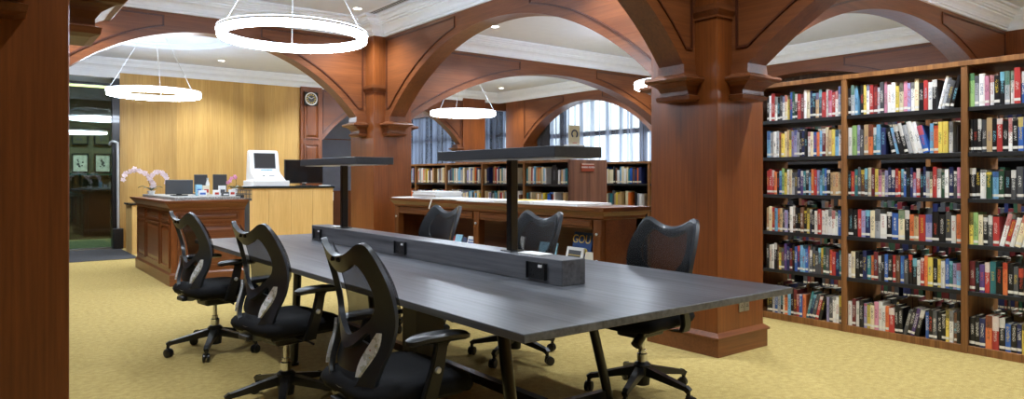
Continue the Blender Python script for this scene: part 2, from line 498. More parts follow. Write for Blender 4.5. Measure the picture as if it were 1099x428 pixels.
# ------------------------------------------------------------------ room data (metres; camera stands at x=0, y=0)
ZS, ZC, ZB, ZT = 2.05, 2.92, 3.10, 3.33        # arch spring, arch crown, cornice foot, ceiling
COLS = {'L': (-.306, .254, 2.945, 3.545), 'R': (4.065, 4.625, 2.945, 3.545),
        'C1': (-.306, .254, 8.25, 8.95), 'C2': (4.065, 4.625, 8.25, 8.95)}
WX = 10.30                                      # plane of the arcade along the windows
DY = 13.92                                      # plane of the door wall

# floor
bm = B(); box(bm, -5, 12.5, -3, 21, -.06, 0)
struct('floor', bm, M['carpet'], label='mottled olive-gold carpet covering the whole library floor', cat='floor')
bm = B(); box(bm, -3, 1.95, 12.02, 13.9, .0, .006)
struct('trim_1', bm, M['mat_floor'], label='dark grey carpet strip in front of the glass door', cat='floor mat')

# ceiling with round recesses over the ring lamps
RINGS = [(2.16, 5.92), (2.03, 11.25), (7.35, 11.1), (7.40, 5.92), (7.40, .55)]  # last ring: unseen lamp added to brighten the ceiling of its bay
def circ(c, r, n=48): return [(c[0]+r*math.cos(2*PI*i/n), c[1]+r*math.sin(2*PI*i/n)) for i in range(n)]
bm = B()
HR = 1.1
ov, tris = region([(-5, -3), (12.5, -3), (12.5, 21), (-5, 21)], [circ(c, HR) for c in RINGS])
lo = [bm.verts.new((p[0], p[1], ZT)) for p in ov]
for t in tris: bm.faces.new([lo[i] for i in t])
for c in RINGS:
    prev = None
    for r, z in ((HR, ZT), (HR, ZT+.05), (HR-.06, ZT+.05), (HR-.06, ZT+.08), (HR-.3, ZT+.13), (.3, ZT+.16)):
        ring = [bm.verts.new((c[0]+r*math.cos(2*PI*i/48), c[1]+r*math.sin(2*PI*i/48), z)) for i in range(48)]
        if prev:
            for i in range(48): bm.faces.new((prev[i], prev[(i+1) % 48], ring[(i+1) % 48], ring[i]))
        prev = ring
    bm.faces.new(prev)
bmesh.ops.remove_doubles(bm, verts=bm.verts, dist=1e-4)
struct('ceiling', bm, M['ceil'], label='pale grey plaster ceiling with round recesses above the lamps', cat='ceiling', sm=30)
bm = B(); box(bm, -5, 12.5, -3, 21, ZT+.2, ZT+.26); struct('ceiling_slab', bm, M['ceil'])

# ------------------------------------------------------------------ columns
def column(key, label):
    x0, x1, y0, y1 = COLS[key]
    r = thing('pillar', label, 'pillar', ((x0+x1)/2, (y0+y1)/2, 0), kind='structure')
    bm = B(); box(bm, x0, x1, y0, y1, 0, ZT, .006); obj('shaft', bm, M['red_z'], r, True)
    bm = B()
    e = .022
    box(bm, x0-e, x1+e, y0-e, y1+e, 0, .125, .003)
    frustum(bm, (x0-e-.012, x1+e+.012, y0-e-.012, y1+e+.012), (x0-e-.012, x1+e+.012, y0-e-.012, y1+e+.012), 'z', .125, .138)
    frustum(bm, (x0-e-.012, x1+e+.012, y0-e-.012, y1+e+.012), (x0-.002, x1+.002, y0-.002, y1+.002), 'z', .138, .165)
    obj('base_plinth', bm, M['red_x'], r, True)
    bm = B()
    for za, zb, ea, eb in ((2.37, 2.385, .012, .012), (2.385, 2.42, .012, .035), (2.42, 2.45, .035, .035), (2.45, 2.465, .02, .02)):
        frustum(bm, (x0-ea, x1+ea, y0-ea, y1+ea), (x0-eb, x1+eb, y0-eb, y1+eb), 'z', za, zb)
    obj('capital_moulding', bm, M['red_x'], r, True)
    return r
PILL = {'R': column('R', 'large reddish wood pillar with power socket, right of the table'),
        'L': column('L', 'dark reddish wood pillar filling the left edge of the photo'),
        'C2': column('C2', 'reddish wood pillar at the far end of the table'),
        'C1': column('C1', 'reddish wood pillar near the glass door, behind the left pillar')}

CORB = [(1.795, .085, .115), (1.805, .115, .15), (1.83, .12, .155), (1.838, .10, .13), (1.865, .10, .125), (1.895, .12, .13),
        (1.922, .165, .16), (1.928, .19, .185), (1.945, .205, .195), (1.962, .195, .19), (1.97, .16, .15), (1.985, .135, .122), (ZS, .13, .115)]
def corbel(parent, axis, face, sgn, mid):
    """stepped bracket under an arch spring; axis: the beam's direction"""
    bm = B(); prev = None
    for z, p, w in CORB:
        a, b = face-sgn*.01, face+sgn*p
        if axis == 'x': q = [(a, mid-w), (b, mid-w), (b, mid+w), (a, mid+w)]
        else: q = [(mid-w, a), (mid+w, a), (mid+w, b), (mid-w, b)]
        ring = [bm.verts.new((*c, z)) for c in q]
        if prev is None: bm.faces.new(ring)
        else:
            for i in range(4): bm.faces.new((prev[i], prev[(i+1) % 4], ring[(i+1) % 4], ring[i]))
        prev = ring
    bm.faces.new(prev)
    obj('corbel', bm, M['red_'+axis], parent, True)

def arch(axis, a0, a1, mid, label, name='arch_beam', th=.22, off0=.13, off1=.13, face=None, panels=True):
    """beam with a segmental arch cut from below, from column face a0 to column face a1"""
    s0, s1 = a0+off0, a1-off1
    hs = (s1-s0)/2; c = (s0+s1)/2; rise = ZC-ZS
    R = (hs*hs+rise*rise)/(2*rise); zc = ZC-R
    n = 40; th0 = math.asin(hs/R)
    arc = [(c+R*math.sin(-th0+2*th0*i/n), zc+R*math.cos(-th0+2*th0*i/n)) for i in range(n+1)]
    pts = [(a0, ZT), (a0, ZS)]+([] if off0 == 0 else [])+arc+[(a1, ZS), (a1, ZT)]
    if off0 == 0: pts.pop(1)
    if off1 == 0: pts.pop(-2)
    pax = 'y' if axis == 'x' else 'x'
    loc = (c, mid, ZS) if axis == 'x' else (mid, c, ZS)
    r = thing(name, label, 'arch', loc, kind='structure')
    bm = B(); prism(bm, pts, pax, mid-th/2, mid+th/2); obj('beam', bm, M['red_'+axis], r, True)
    if panels:
        Ro = R+.085
        def zarc(u): return zc+math.sqrt(max(0, Ro*Ro-(u-c)**2))
        for side in (-1, 1):
            e = c+side*hs*.30                          # inner end of the panel
            o = (a0+.035) if side < 0 else (a1-.035)     # outer end beside the column
            u0 = c-math.sqrt(max(0, Ro*Ro-(2.16-zc)**2)) if side < 0 else c+math.sqrt(max(0, Ro*Ro-(2.16-zc)**2))
            u0 = max(u0, o) if side < 0 else min(u0, o)
            low = [(u0+(e-u0)*k/16, zarc(u0+(e-u0)*k/16)) for k in range(17)]
            poly = ([(o, low[0][1])] if abs(o-u0) > .02 else [])+low+[(e, 3.065), (o, 3.065)]
            for f in ((-1, 1) if face is None else (face,)):
                pl = mid+f*th/2
                bm = B()
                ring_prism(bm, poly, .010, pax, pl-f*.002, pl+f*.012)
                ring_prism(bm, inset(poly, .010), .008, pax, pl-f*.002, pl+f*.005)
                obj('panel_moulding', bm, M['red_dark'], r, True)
    return r

xm, yr, yc = 4.345, 3.245, 8.60
lx = -.026
A1 = arch('y', 3.545, 8.25, xm, 'long wooden arch from the right pillar to the far pillar')
A2 = arch('x', .254, 4.065, yc, 'wooden arch left of the far pillar, behind the big ring lamp')
A3 = arch('x', .254, 4.065, yr, 'wooden arch overhead on the left side of the large right pillar')
A4 = arch('y', -2.2, 2.945, xm, 'wooden arch overhead on the near side of the large right pillar')
A5 = arch('x', 4.625, WX, yc, 'wooden arch right of the far pillar reaching to the windows', off1=.02)
A6 = arch('x', 4.625, WX, yr, 'wooden arch above the tall bookcase, behind the large right pillar', off1=.02)
A7 = arch('y', 3.545, 8.25, lx, 'wooden arch between the two left pillars')
A8 = arch('y', -2.2, 2.945, lx, 'wooden arch on the near side of the left pillar')
for key, pl in PILL.items():
    x0, x1, y0, y1 = COLS[key]
    xmid = (x0+x1)/2; ymid = yr if key in 'LR' else yc
    if key in ('R', 'C2'): corbel(pl, 'x', x0, -1, ymid)
    corbel(pl, 'x', x1, 1, ymid) if key != 'C1' else corbel(pl, 'x', x1, 1, ymid)
    if key in 'LR': corbel(pl, 'y', y0, -1, xmid); corbel(pl, 'y', y1, 1, xmid)
    else: corbel(pl, 'y', y0, -1, xmid)
# arcade along the window side
W1 = arch('y', 3.52, 8.33, WX+.15, 'shallow wooden arch over the tall bookcase on the window side', th=.3, off0=.02, off1=.02, face=-1)
W2 = arch('y', 8.87, 12.95, WX+.15, 'wooden arch framing the right curtained window', th=.3, off0=.02, off1=.02, face=-1)
for n, (y0, y1, lab) in enumerate(((2.97, 3.52, 'wooden wall pillar on the window side behind the tall bookcase'),
                                   (8.33, 8.87, 'wooden wall pillar between the two window arches'),
                                   (12.95, 13.65, 'wooden wall pillar left of the right curtained window'))):
    r = thing('wall_pillar', lab, 'pillar', (WX+.15, (y0+y1)/2, 0), kind='structure')
    bm = B(); box(bm, WX, WX+.45, y0, y1, 0, ZT, .004); obj('shaft', bm, M['red_z'], r, True)
    bm = B(); box(bm, WX-.02, WX+.45, y0-.02, y1+.02, 0, .14, .004); obj('base_plinth', bm, M['red_y'], r, True)
bm = B(); box(bm, WX, WX+.1, -3, 2.97, 0, ZT); struct('wall_right', bm, M['red_z'])

# ------------------------------------------------------------------ cornices, one white loop per ceiling bay
PROF = [(0, 3.10), (.03, 3.10), (.03, 3.13), (.046, 3.13), (.046, 3.15), (.056, 3.175), (.078, 3.198), (.108, 3.215), (.108, 3.232), (.135, 3.232), (.135, 3.258), (.16, 3.258), (.166, 3.275), (.185, 3.29), (.185, 3.302), (.222, 3.302), (.222, ZT+.001)]
def cornice(name, poly):
    bm = B(); prev = None; n = len(poly)
    for p, z in PROF:
        ring = [bm.verts.new((*q, z)) for q in inset(poly, p)]
        if prev:
            for i in range(n): bm.faces.new((prev[i], prev[(i+1) % n], ring[(i+1) % n], ring[i]))
        prev = ring
    struct(name, bm, M['white_trim'], label='white stepped plaster cornice under the ceiling', cat='cornice')
def bay(x0, x1, y0, y1, sw=None, se=None, ne=None, nw=None):
    """rectangle with the corners cut out by columns"""
    p = []
    p += [(x0, y0)] if not sw else [(x0, sw[1]), (sw[0], sw[1]), (sw[0], y0)]
    p += [(x1, y0)] if not se else [(se[0], y0), (se[0], se[1]), (x1, se[1])]
    p += [(x1, y1)] if not ne else [(x1, ne[1]), (ne[0], ne[1]), (ne[0], y1)]
    p += [(x0, y1)] if not nw else [(nw[0], y1), (nw[0], nw[1]), (x0, nw[1])]
    return p
b0, b1 = lx+.11, xm-.11
c1 = xm+.11
cornice('trim_2', bay(b0, b1, yr+.11, yc-.11, (.254, 3.545), (4.065, 3.545), (4.065, 8.25), (.254, 8.25)))
cornice('trim_3', bay(c1, WX, yr+.11, yc-.11, (4.625, 3.545), None, None, (4.625, 8.25)))
cornice('trim_4', bay(b0-3, WX, yc+.11, DY-.0))
cornice('trim_5', bay(c1, WX, -3, yr-.11, None, None, None, (4.625, 2.945)))
cornice('trim_6', bay(b0, b1, -3, yr-.11, None, None, (4.065, 2.945), (.254, 2.945)))

# ------------------------------------------------------------------ door wall
bm = B(); box(bm, 1.95, 5.2, DY, DY+.12, 0, ZT); struct('wall_back', bm, M['oak'], label='pale golden oak veneer wall behind the reception desk', cat='wall')
bm = B(); box(bm, -5, 1.95, DY-.02, DY+.12, 3.0, ZT); struct('wall_back_header', bm, M['white_trim'])
bm = B(); box(bm, -5, -.9, DY, DY+.12, 0, 3.0); struct('wall_back_left', bm, M['red_z'])
bm = B(); box(bm, -5, -4.9, -3, 21, 0, ZT); struct('wall_left', bm, M['red_z'])
bm = B(); box(bm, -5, 12.5, -3.1, -3, 0, ZT); struct('wall_front', bm, M['oak'])
# pilaster with panels
r = thing('wall_pilaster', 'panelled reddish wood pilaster holding the round clock', 'pilaster', (5.43, DY, 0), kind='structure')
bm = B(); box(bm, 5.2, 5.66, DY-.05, DY+.2, 0, ZB+.02, .004); obj('shaft', bm, M['red_z'], r, True)
for z0, z1 in ((2.05, 3.03), (1.1, 1.95), (.2, 1.0)):
    bm = B(); q = [(5.27, z0), (5.59, z0), (5.59, z1), (5.27, z1)]
    ring_prism(bm, q, .025, 'y', DY-.075, DY-.048)
    frustum(bm, (5.31, 5.55, z0+.04, z1-.04), (5.34, 5.52, z0+.08, z1-.08), 'y', DY-.05, DY-.07)
    obj('raised_panel', bm, M['red_z'], r, True)
arch('x', 5.66, 9.18, DY+.1, 'wooden wall arch opening beside the clock pilaster', th=.2, off0=.05, off1=.05, face=-1)
r = thing('wall_pilaster', 'narrow wooden pillar between the left arch and a slim window', 'pilaster', (9.5, DY+.1, 0), kind='structure')
bm = B(); box(bm, 9.18, 9.83, DY-.05, DY+.3, 0, ZT, .004); obj('shaft', bm, M['red_z'], r, True)
corbel(r, 'x', 9.18, -1, DY+.1)
bm = B(); box(bm, 9.83, WX+.3, DY, DY+.2, 2.93, ZT); struct('trim_7', bm, M['red_x'])
# grey room behind the arch
bm = B(); box(bm, 5.2, 8.0, 16.5, 16.6, .9, ZT); struct('wall_far', bm, M['grey_wall'], label='blue-grey wall seen through the arch beside the clock', cat='wall')
bm = B(); box(bm, 5.2, 8.0, 16.46, 16.6, 0, .9); box(bm, 5.2, 8.0, 16.44, 16.6, .88, .92); box(bm, 5.2, 8, 16.48, 16.6, 2.2, 2.22); struct('trim_8', bm, M['red_z'])
bm = B(); box(bm, 5.1, 5.2, DY+.12, 16.6, 0, ZT); struct('wall_far_side', bm, M['grey_wall'])

# glass door and the room behind it
d = thing('door_1', 'full height glass door left of the oak wall', 'door', (.5, DY, 0), kind='structure')
bm = B(); box(bm, -.9, 1.83, DY+.02, DY+.032, .03, 2.86); obj('pane', bm, M['glass'], d, True)
bm = B(); box(bm, 1.83, 1.95, DY-.03, DY+.1, 0, 3.0, .004); box(bm, -.9, 1.83, DY-.01, DY+.06, 2.86, 2.9); obj('door_frame', bm, M['black_metal'], d, True)
bm = B(); box(bm, -.9, 1.83, DY, DY+.05, 0.006, .03); obj('threshold', bm, M['steel'], d, True)
bm = B(); tube(bm, smooth_path([(1.80, DY+.02, 1.83), (1.83, DY-.05, 1.88), (1.89, DY-.1, 1.86), (1.905, DY-.1, 1.80), (1.91, DY-.1, 1.2), (1.915, DY-.1, .3)], 5), .022, 10)
obj('door_handle', bm, M['silver'], d, True, sm=40)
bm = B(); box(bm, 1.83, 1.99, DY-.16, DY-.03, 0.006, .36, .008); obj('door_closer_box', bm, M['black'], d, True)
bm = B(); box(bm, -3, 3.2, DY+.14, 17.2, 0, .004); struct('floor_far', bm, M['moss_floor'])
bm = B(); box(bm, -3, 5.1, 17.2, 17.3, 0, ZT); struct('wall_far_back', bm, M['olive_wall'])
bm = B(); box(bm, 3.2, 3.3, DY+.12, 17.2, 0, ZT); struct('wall_far_right', bm, M['olive_wall'])
bm = B(); box(bm, 2.45, 2.6, 16.6, 17.2, 0, 3.0); struct('trim_9', bm, M['white_trim'])
t = thing('light_strip', 'yellow lit ceiling strip in the room behind the glass door', 'ceiling light', (.8, 14.9, 3.0), kind='structure')
bm = B(); box(bm, -2, 2.2, 14.8, 15.0, 2.95, ZT, .0); obj('housing', bm, M['white_trim'], t, True)
bm = B(); box(bm, -1.95, 2.15, 14.82, 14.98, 2.93, 2.949); obj('diffuser', bm, M['strip'], t, True)
t = thing('back_bar_cabinet', 'dark wood cabinet behind the glass door', 'cabinet', (.8, 16.6, 0))
bm = B(); box(bm, -1.5, 2.4, 16.3, 17.15, .0, .98, .004); obj('body', bm, M['brown_room'], t, True)
bm = B(); box(bm, -1.55, 2.43, 16.26, 17.17, .98, 1.02, .004); obj('worktop', bm, M['dark_top'], t, True)
for k in range(6):
    bm = B(); u = -1.42+k*.63
    ring_prism(bm, [(u, .12), (u+.56, .12), (u+.56, .9), (u, .9)], .04, 'y', 16.282, 16.3); obj('cabinet_door', bm, M['brown_room'], t, True)
t = thing('wall_shelf', 'green edged glass shelf behind the glass door', 'shelf', (.8, 16.9, 1.32))
bm = B(); box(bm, -1.5, 2.4, 16.7, 17.19, 1.30, 1.33); obj('glass_board', bm, M['green_glass'], t, True)
for k, u in enumerate((-1.3, .5, 2.2)):
    bm = B(); box(bm, u, u+.03, 16.75, 17.2, 1.24, 1.30); obj('bracket', bm, M['steel'], t, True)
for k, (u, z, w, h, lab) in enumerate(((1.52, 1.36, .3, .40, 'left of the two framed prints on the glass shelf'), (1.93, 1.36, .3, .40, 'right of the two framed prints on the glass shelf'),
                                   (1.52, 1.95, .3, .36, 'upper left framed print behind the glass door'), (1.93, 1.95, .3, .36, 'upper right framed print behind the glass door'))):
    y = 17.12 if z < 1.5 else 17.16
    t = thing('picture_frame', lab, 'picture', (u+w/2, y, z))
    bm = B(); q = [(u, z), (u+w, z), (u+w, z+h), (u, z+h)]; ring_prism(bm, q, .022, 'y', y-.02, y+.035); obj('frame', bm, M['black'], t, True)
    bm = B(); box(bm, u+.02, u+w-.02, y-.002, y+.02, z+.02, z+h-.02); obj('print', bm, M['picture'] if z < 1.5 else M['olive_wall'], t, True)
    bm = B()
    for q in range(7):
        a = random.uniform(0, 6); cx_, cz_ = u+w/2+random.uniform(-.05, .05), z+h/2+random.uniform(-.08, .08)
        lathe(bm, [(.012+.02*random.random(), y-.004), (.001, y-.006)], (cx_, 0, cz_), 9, axis='y')
    obj('drawing', bm, M['grey_box'], t, True)

# clock
t = thing('wall_clock', 'round gold numbered clock on a dark square plate', 'clock', (5.40, DY-.08, 2.87))
bm = B(); box(bm, 5.26, 5.54, DY-.105, DY-.076, 2.73, 3.01, .02); obj('back_plate', bm, M['black'], t, True)
bm = B(); lathe(bm, [(.112, -.016), (.130, -.022), (.130, 0), (.112, 0)], (5.40, DY-.105, 2.87), 40, True, 'y'); obj('rim', bm, M['white'], t, True, sm=40)
bm = B(); lathe(bm, [(.112, -.008), (.112, 0)], (5.40, DY-.105, 2.87), 40, axis='y'); obj('dial', bm, M['grey_box'], t, True)
bm = B()
for k in range(12):
    a = k*PI/6; c, s = math.cos(a), math.sin(a)
    bar(bm, (5.40+.07*c, DY-.117, 2.87+.07*s), (5.40+.1*c, DY-.117, 2.87+.1*s), .018, .008, up=(0, 1, 0))
obj('hour_mark', bm, M['gold'], t, True)
for a, l in ((.6, .06), (2.6, .08)):
    bm = B(); bar(bm, (5.40, DY-.122, 2.87), (5.40+l*math.cos(a), DY-.122, 2.87+l*math.sin(a)), .008, .004, up=(0, 1, 0)); obj('clock_hand', bm, M['white'], t, True)

# ------------------------------------------------------------------ windows and curtains
GX = 10.95
def window(n, y0, y1, rails, posts, z0=.35, z1=3.12):
    bm = B()
    ring_prism(bm, [(y0, z0), (y1, z0), (y1, z1), (y0, z1)], .09, 'x', GX-.05, GX+.05)
    for z in rails: box(bm, GX-.05, GX+.05, y0, y1, z-.05, z+.05)
    for y in posts: box(bm, GX-.05, GX+.05, y-.06, y+.06, z0, z1)
    w = thing('window_%d' % n, ['tall window behind the tall bookcase', 'arched curtained window right of the desk lamp', 'curtained window at the far left of the bookshelves'][n-1], 'window', (GX, (y0+y1)/2, z0), kind='structure')
    obj('window_frame', bm, M['drape'], w, True)
    bm = B(); box(bm, GX-.004, GX+.004, y0+.05, y1-.05, z0+.05, z1-.05); obj('pane', bm, M['pane'], w, True)
window(1, 3.3, 8.5, (2.24,), (4.6, 5.9, 7.2))
window(2, 8.75, 13.4, (2.24,), (9.75, 12.25))
window(3, 13.6, 20.2, (2.36,), (14.9, 16.2, 17.5, 18.8))
bm = B(); box(bm, GX-.05, GX+.1, -3, 21, 0, .35); box(bm, GX-.05, GX+.1, -3, 21, 3.12, ZT); box(bm, GX-.05, GX+.1, -3, 3.3, .35, 3.12); box(bm, GX-.05, GX+.1, 20.2, 21, .35, 3.12)
box(bm, GX-.05, GX+.1, 8.5, 8.75, .35, 3.12); box(bm, GX-.05, GX+.1, 13.4, 13.6, .35, 3.12)
struct('wall_window', bm, M['red_z'])
def curtain(y0, y1, x, lab, amp=.022, per=.17, mat='sheer'):
    bm = B(); n = int((y1-y0)/per*10); zs = (.04, 1.2, 2.2, 3.08); prev = None
    for i in range(n+1):
        y = y0+(y1-y0)*i/n; ph = 2*PI*(y/per)+.6*math.sin(y*2.1)
        k = amp*(1+.4*math.sin(y*5.3))
        colv = [bm.verts.new((x+k*(.7+.1*j)*math.sin(ph+.15*j), y, z)) for j, z in enumerate(zs)]
        if prev:
            for j in range(3): bm.faces.new((prev[j], colv[j], colv[j+1], prev[j+1]))
        prev = colv
    return tag(obj('sheer_curtain', bm, M[mat], sm=60), lab, 'curtain', 'sheer curtains along the windows')
curtain(3.6, 8.2, 10.82, 'sheer white curtain behind the tall bookcase')
curtain(8.9, 12.95, 10.82, 'sheer white curtain filling the right arched window')
curtain(13.7, 15.7, 10.82, 'sheer white curtain in the slim window beside the wooden pillar')
curtain(15.8, 20.1, 10.82, 'sheer white curtain in the far left window')
for y0, y1, lab in ((12.5, 12.98, 'dark drape gathered at the left of the right arched window'), (15.3, 15.75, 'dark drape beside the slim window')):
    bm = B(); prev = None
    for i in range(40):
        y = y0+(y1-y0)*i/39
        c = [bm.verts.new((10.72+.03*math.sin(i*1.1), y, z)) for z in (.04, 3.08)]+[bm.verts.new((10.735+.03*math.sin(i*1.1), y, z)) for z in (3.08, .04)]
        if prev:
            for j in range(4): bm.faces.new((prev[j], c[j], c[(j+1) % 4], prev[(j+1) % 4]))
        prev = c
    tag(obj('dark_drape', bm, M['drape'], sm=60), lab, 'curtain')

bm = B(); prev = None
for i in range(181):
    y = 3.5+4.8*i/180; x = 10.70+.02*math.sin(i*1.15)
    c = [bm.verts.new(p) for p in ((x, y, 2.25), (x, y, 3.09), (x+.015, y, 3.09), (x+.015, y, 2.25))]
    if prev:
        for j in range(4): bm.faces.new((prev[j], c[j], c[(j+1) % 4], prev[(j+1) % 4]))
    prev = c
tag(obj('window_valance', bm, M['drape_brown'], sm=60), 'brown pleated valance glimpsed above the tall bookcase', 'valance')
# ------------------------------------------------------------------ ring lamps
def ring_lamp(c, lab):
    z = 2.475
    t = thing('ring_lamp', lab, 'ceiling lamp', (c[0], c[1], z), group='glowing ring pendant lamps')
    bm = B(); lathe(bm, [(.595, .028), (.628, .028), (.628, .04), (.595, .04)], (0, 0, 0), 72, True); lathe(bm, [(.6205, .02), (.631, .02), (.631, .028), (.6205, .028)], (0, 0, 0), 72, True)
    obj('housing', bm, M['white'], t, sm=40)
    bm = B(); lathe(bm, [(.565, -.03), (.575, -.036), (.612, -.036), (.620, -.03), (.620, .026), (.565, .026)], (0, 0, 0), 72, True); obj('diffuser', bm, M['lens'], t, sm=40)
    bm = B(); lathe(bm, [(.598, .0402), (.626, .0402), (.626, .046), (.598, .046)], (0, 0, 0), 72, True); obj('uplight_strip', bm, M['uplight'], t, sm=40)
    H = ZT+.15-z
    for k in range(3):
        a = 2*PI*k/3+1.25
        bm = B(); tube(bm, [(.61*math.cos(a), .61*math.sin(a), .04), (.09*math.cos(a), .09*math.sin(a), H-.03)], .004, 6); obj('cable', bm, M['silver'], t)
    bm = B(); lathe(bm, [(.22, H-.035), (.23, H-.03), (.23, H+.01), (.1, H+.01)], (0, 0, 0), 32); obj('ceiling_rose', bm, M['white_trim'], t, sm=40)
    return t
for c, lab in zip(RINGS, ('largest glowing ring lamp, hanging above the long table', 'glowing ring lamp in front of the oak wall', 'glowing ring lamp hanging before the far left window', 'glowing ring lamp mostly hidden behind the large right pillar', 'added unseen ring lamp brightening the ceiling near the tall bookcase')):
    ring_lamp(c, lab)

DOWN = []
SPOTS = [(3.68, 7.91), (.65, 7.91), (3.68, 3.95), (.65, 3.95), (5.62, 7.7), (9.3, 7.7), (5.62, 4.0), (9.3, 4.0),
         (.8, 9.6), (3.9, 9.6), (.8, 12.9), (3.4, 12.9), (5.6, 9.8), (9.4, 9.8), (5.6, 12.9), (9.6, 12.9),
         (5.05, 2.35), (8.2, 2.2), (5.2, .2), (8, .2), (3.3, 2.2), (1.0, 2.2), (3.3, -.3), (1.0, -.3)]
def downlight(x, y, lab, e):
    t = thing('downlight', lab, 'downlight', (x, y, ZT), group='recessed ceiling downlights')
    bm = B(); lathe(bm, [(.045, -.001), (.062, -.006), (.062, .004), (.045, .004)], (0, 0, 0), 24, True); obj('trim_ring', bm, M['white_trim'], t, sm=40)
    bm = B(); lathe(bm, [(.045, -.003), (.045, .002)], (0, 0, 0), 24); obj('lens', bm, M['down'], t)
    l = bpy.data.lights.new('downlight_lamp', 'SPOT'); l.energy = e*(.5 if y < 2.6 and x < 4 else 1.5 if y < 2.6 else 1); l.spot_size = math.radians(130); l.spot_blend = .6; l.shadow_soft_size = .06; l.color = (.82, .91, 1.0)
    o = bpy.data.objects.new('downlight_lamp', l); COL.objects.link(o); o.parent = t; o.location = (0, 0, -.02)
SPOTS += [(.9, 15.6), (2.2, 15.9), (-.5, 15.6)]  # unseen lamps added to lift the dark room behind the glass door
SEEN = {0: 'downlight in the ceiling beside the far pillar and vent', 4: 'downlight seen through the long arch near the far pillar', 15: 'small downlight near the right arched window', 12: 'downlight behind the arch right of the far pillar'}
for i, (x, y) in enumerate(SPOTS):
    downlight(x, y, SEEN.get(i, 'recessed downlight in the ceiling, bay %s' % ('over the table', 'before the windows', 'behind the desk', 'behind the far arch', 'above the tall bookcase', 'above the camera', 'behind the glass door, added unseen to brighten it')[i//4]), 110)

t = thing('ceiling_vent', 'long slotted air vent in the ceiling beside the arch', 'vent', (4.0, 7.3, ZT))
bm = B(); ring_prism(bm, [(3.86, 6.2), (4.0, 6.2), (4.0, 8.1), (3.86, 8.1)], .02, 'z', ZT-.006, ZT+.004); obj('frame', bm, M['white_trim'], t, True)
for k in range(3):
    bm = B(); box(bm, 3.89+k*.035, 3.9+k*.035, 6.22, 8.08, ZT-.004, ZT-.001); obj('slat', bm, M['silver'], t, True)
bm = B(); box(bm, 3.88, 3.98, 6.22, 8.08, ZT-.0012, ZT+.003); obj('duct_opening', bm, M['black'], t, True)

# ------------------------------------------------------------------ long table
TX0, TX1, TY0, TY1, TZ = 1.40, 3.00, 1.757, 6.12, .74
t = thing('work_table', 'long charcoal table with black legs down the middle of the library', 'table', (2.2, 3.94, 0))
bm = B(); box(bm, TX0, TX1, TY0, TY1, TZ-.03, TZ, .002, 1); obj('tabletop', bm, M['table'], t, True)
bm = B(); box(bm, 2.155, 2.305, 2.42, 5.50, TZ, .862, .003, 1); obj('cable_divider', bm, M['table'], t, True)
DIV = [c for c in bpy.data.objects if c.name == 'cable_divider'][0]
for y in (2.60, 3.98, 5.36):
    bm = B(); box(bm, 2.146, 2.156, y-.075, y+.075, .757, .838, .003)
    for k in (-1, 1):
        for a, b in ((0, .012), (-.012, -.012), (.012, -.012)):
            box(bm, 2.144, 2.147, y+k*.035+a-.003, y+k*.035+a+.003, .787+b-.004, .787+b+.004)
    box(bm, 2.138, 2.147, y-.071, y-.066, .757, .838); box(bm, 2.138, 2.147, y+.066, y+.071, .757, .838)
    s = obj('power_socket', bm, M['black'], DIV, False)
    for v in s.data.vertices: v.co -= origin(t)
    bm = B(); box(bm, 2.140, 2.147, y-.045, y-.02, .815, .828, .001)
    s = obj('rocker_switch', bm, M['white'], DIV, False); s['label'] = 'white rocker switch'
    for v in s.data.vertices: v.co -= origin(t)
for a, b in (((1.66, 2.10, .02), (1.66, 2.235, .71)), ((2.745, 2.69, .02), (2.60, 2.76, .71)), ((1.66, 4.55, .02), (1.66, 4.47, .71)), ((2.73, 5.55, .02), (2.60, 5.45, .71))):
    bm = B(); tube(bm, [a, b], .026, 14); lathe(bm, [(.034, 0), (.034, .02)], (a[0], a[1], 0), 14); obj('leg', bm, M['black_metal'], t, True, sm=50)
bm = B(); bar(bm, (2.3, 2.72, .085), (2.3, 5.5, .085), .05, .05); obj('stretcher', bm, M['black_metal'], t, True)
for y, in ((2.705,), (5.52,)):
    bm = B(); bar(bm, (1.98, y, .06), (2.73, y, .06), .04, .05); obj('foot_bar', bm, M['black_metal'], t, True)
bm = B(); box(bm, 2.12, 2.32, 3.72, 3.9, .0, .71, .006); obj('cable_riser', bm, M['grey_box'], t, True)
bm = B(); box(bm, 1.66, 1.72, 2.2, 5.8, .68, .712, .004); box(bm, 2.56, 2.62, 2.2, 5.8, .68, .712, .004); box(bm, 1.72, 2.56, 2.74, 2.80, .68, .712); box(bm, 1.72, 2.56, 5.45, 5.51, .68, .712); obj('under_frame', bm, M['black_metal'], t, True)

def table_lamp(y0, y1, yp, lab):
    t = thing('table_lamp', lab, 'table lamp', (2.23, yp, .862), group='flat topped lamps on the table divider')
    bm = B(); box(bm, 2.08, 2.38, y0, y1, 1.345, 1.397, .002, 1); obj('lamp_head', bm, M['lamp_head'], t, True)
    bm = B(); box(bm, 2.11, 2.35, y0+.04, y1-.04, 1.342, 1.346); obj('light_panel', bm, M['white'], t, True)
    bm = B(); box(bm, 2.205, 2.255, yp-.02, yp+.02, .862, 1.345, .004, 1); obj('pole', bm, M['black_metal'], t, True)
    bm = B(); box(bm, 2.185, 2.275, yp-.045, yp+.045, .862, .868, .002, 1); obj('foot_plate', bm, M['black_metal'], t, True)
table_lamp(2.385, 3.41, 2.90, 'nearer of two flat charcoal table lamps, small white sign on top')
table_lamp(4.505, 5.56, 5.03, 'farther of two flat charcoal table lamps, before the wood pillar')

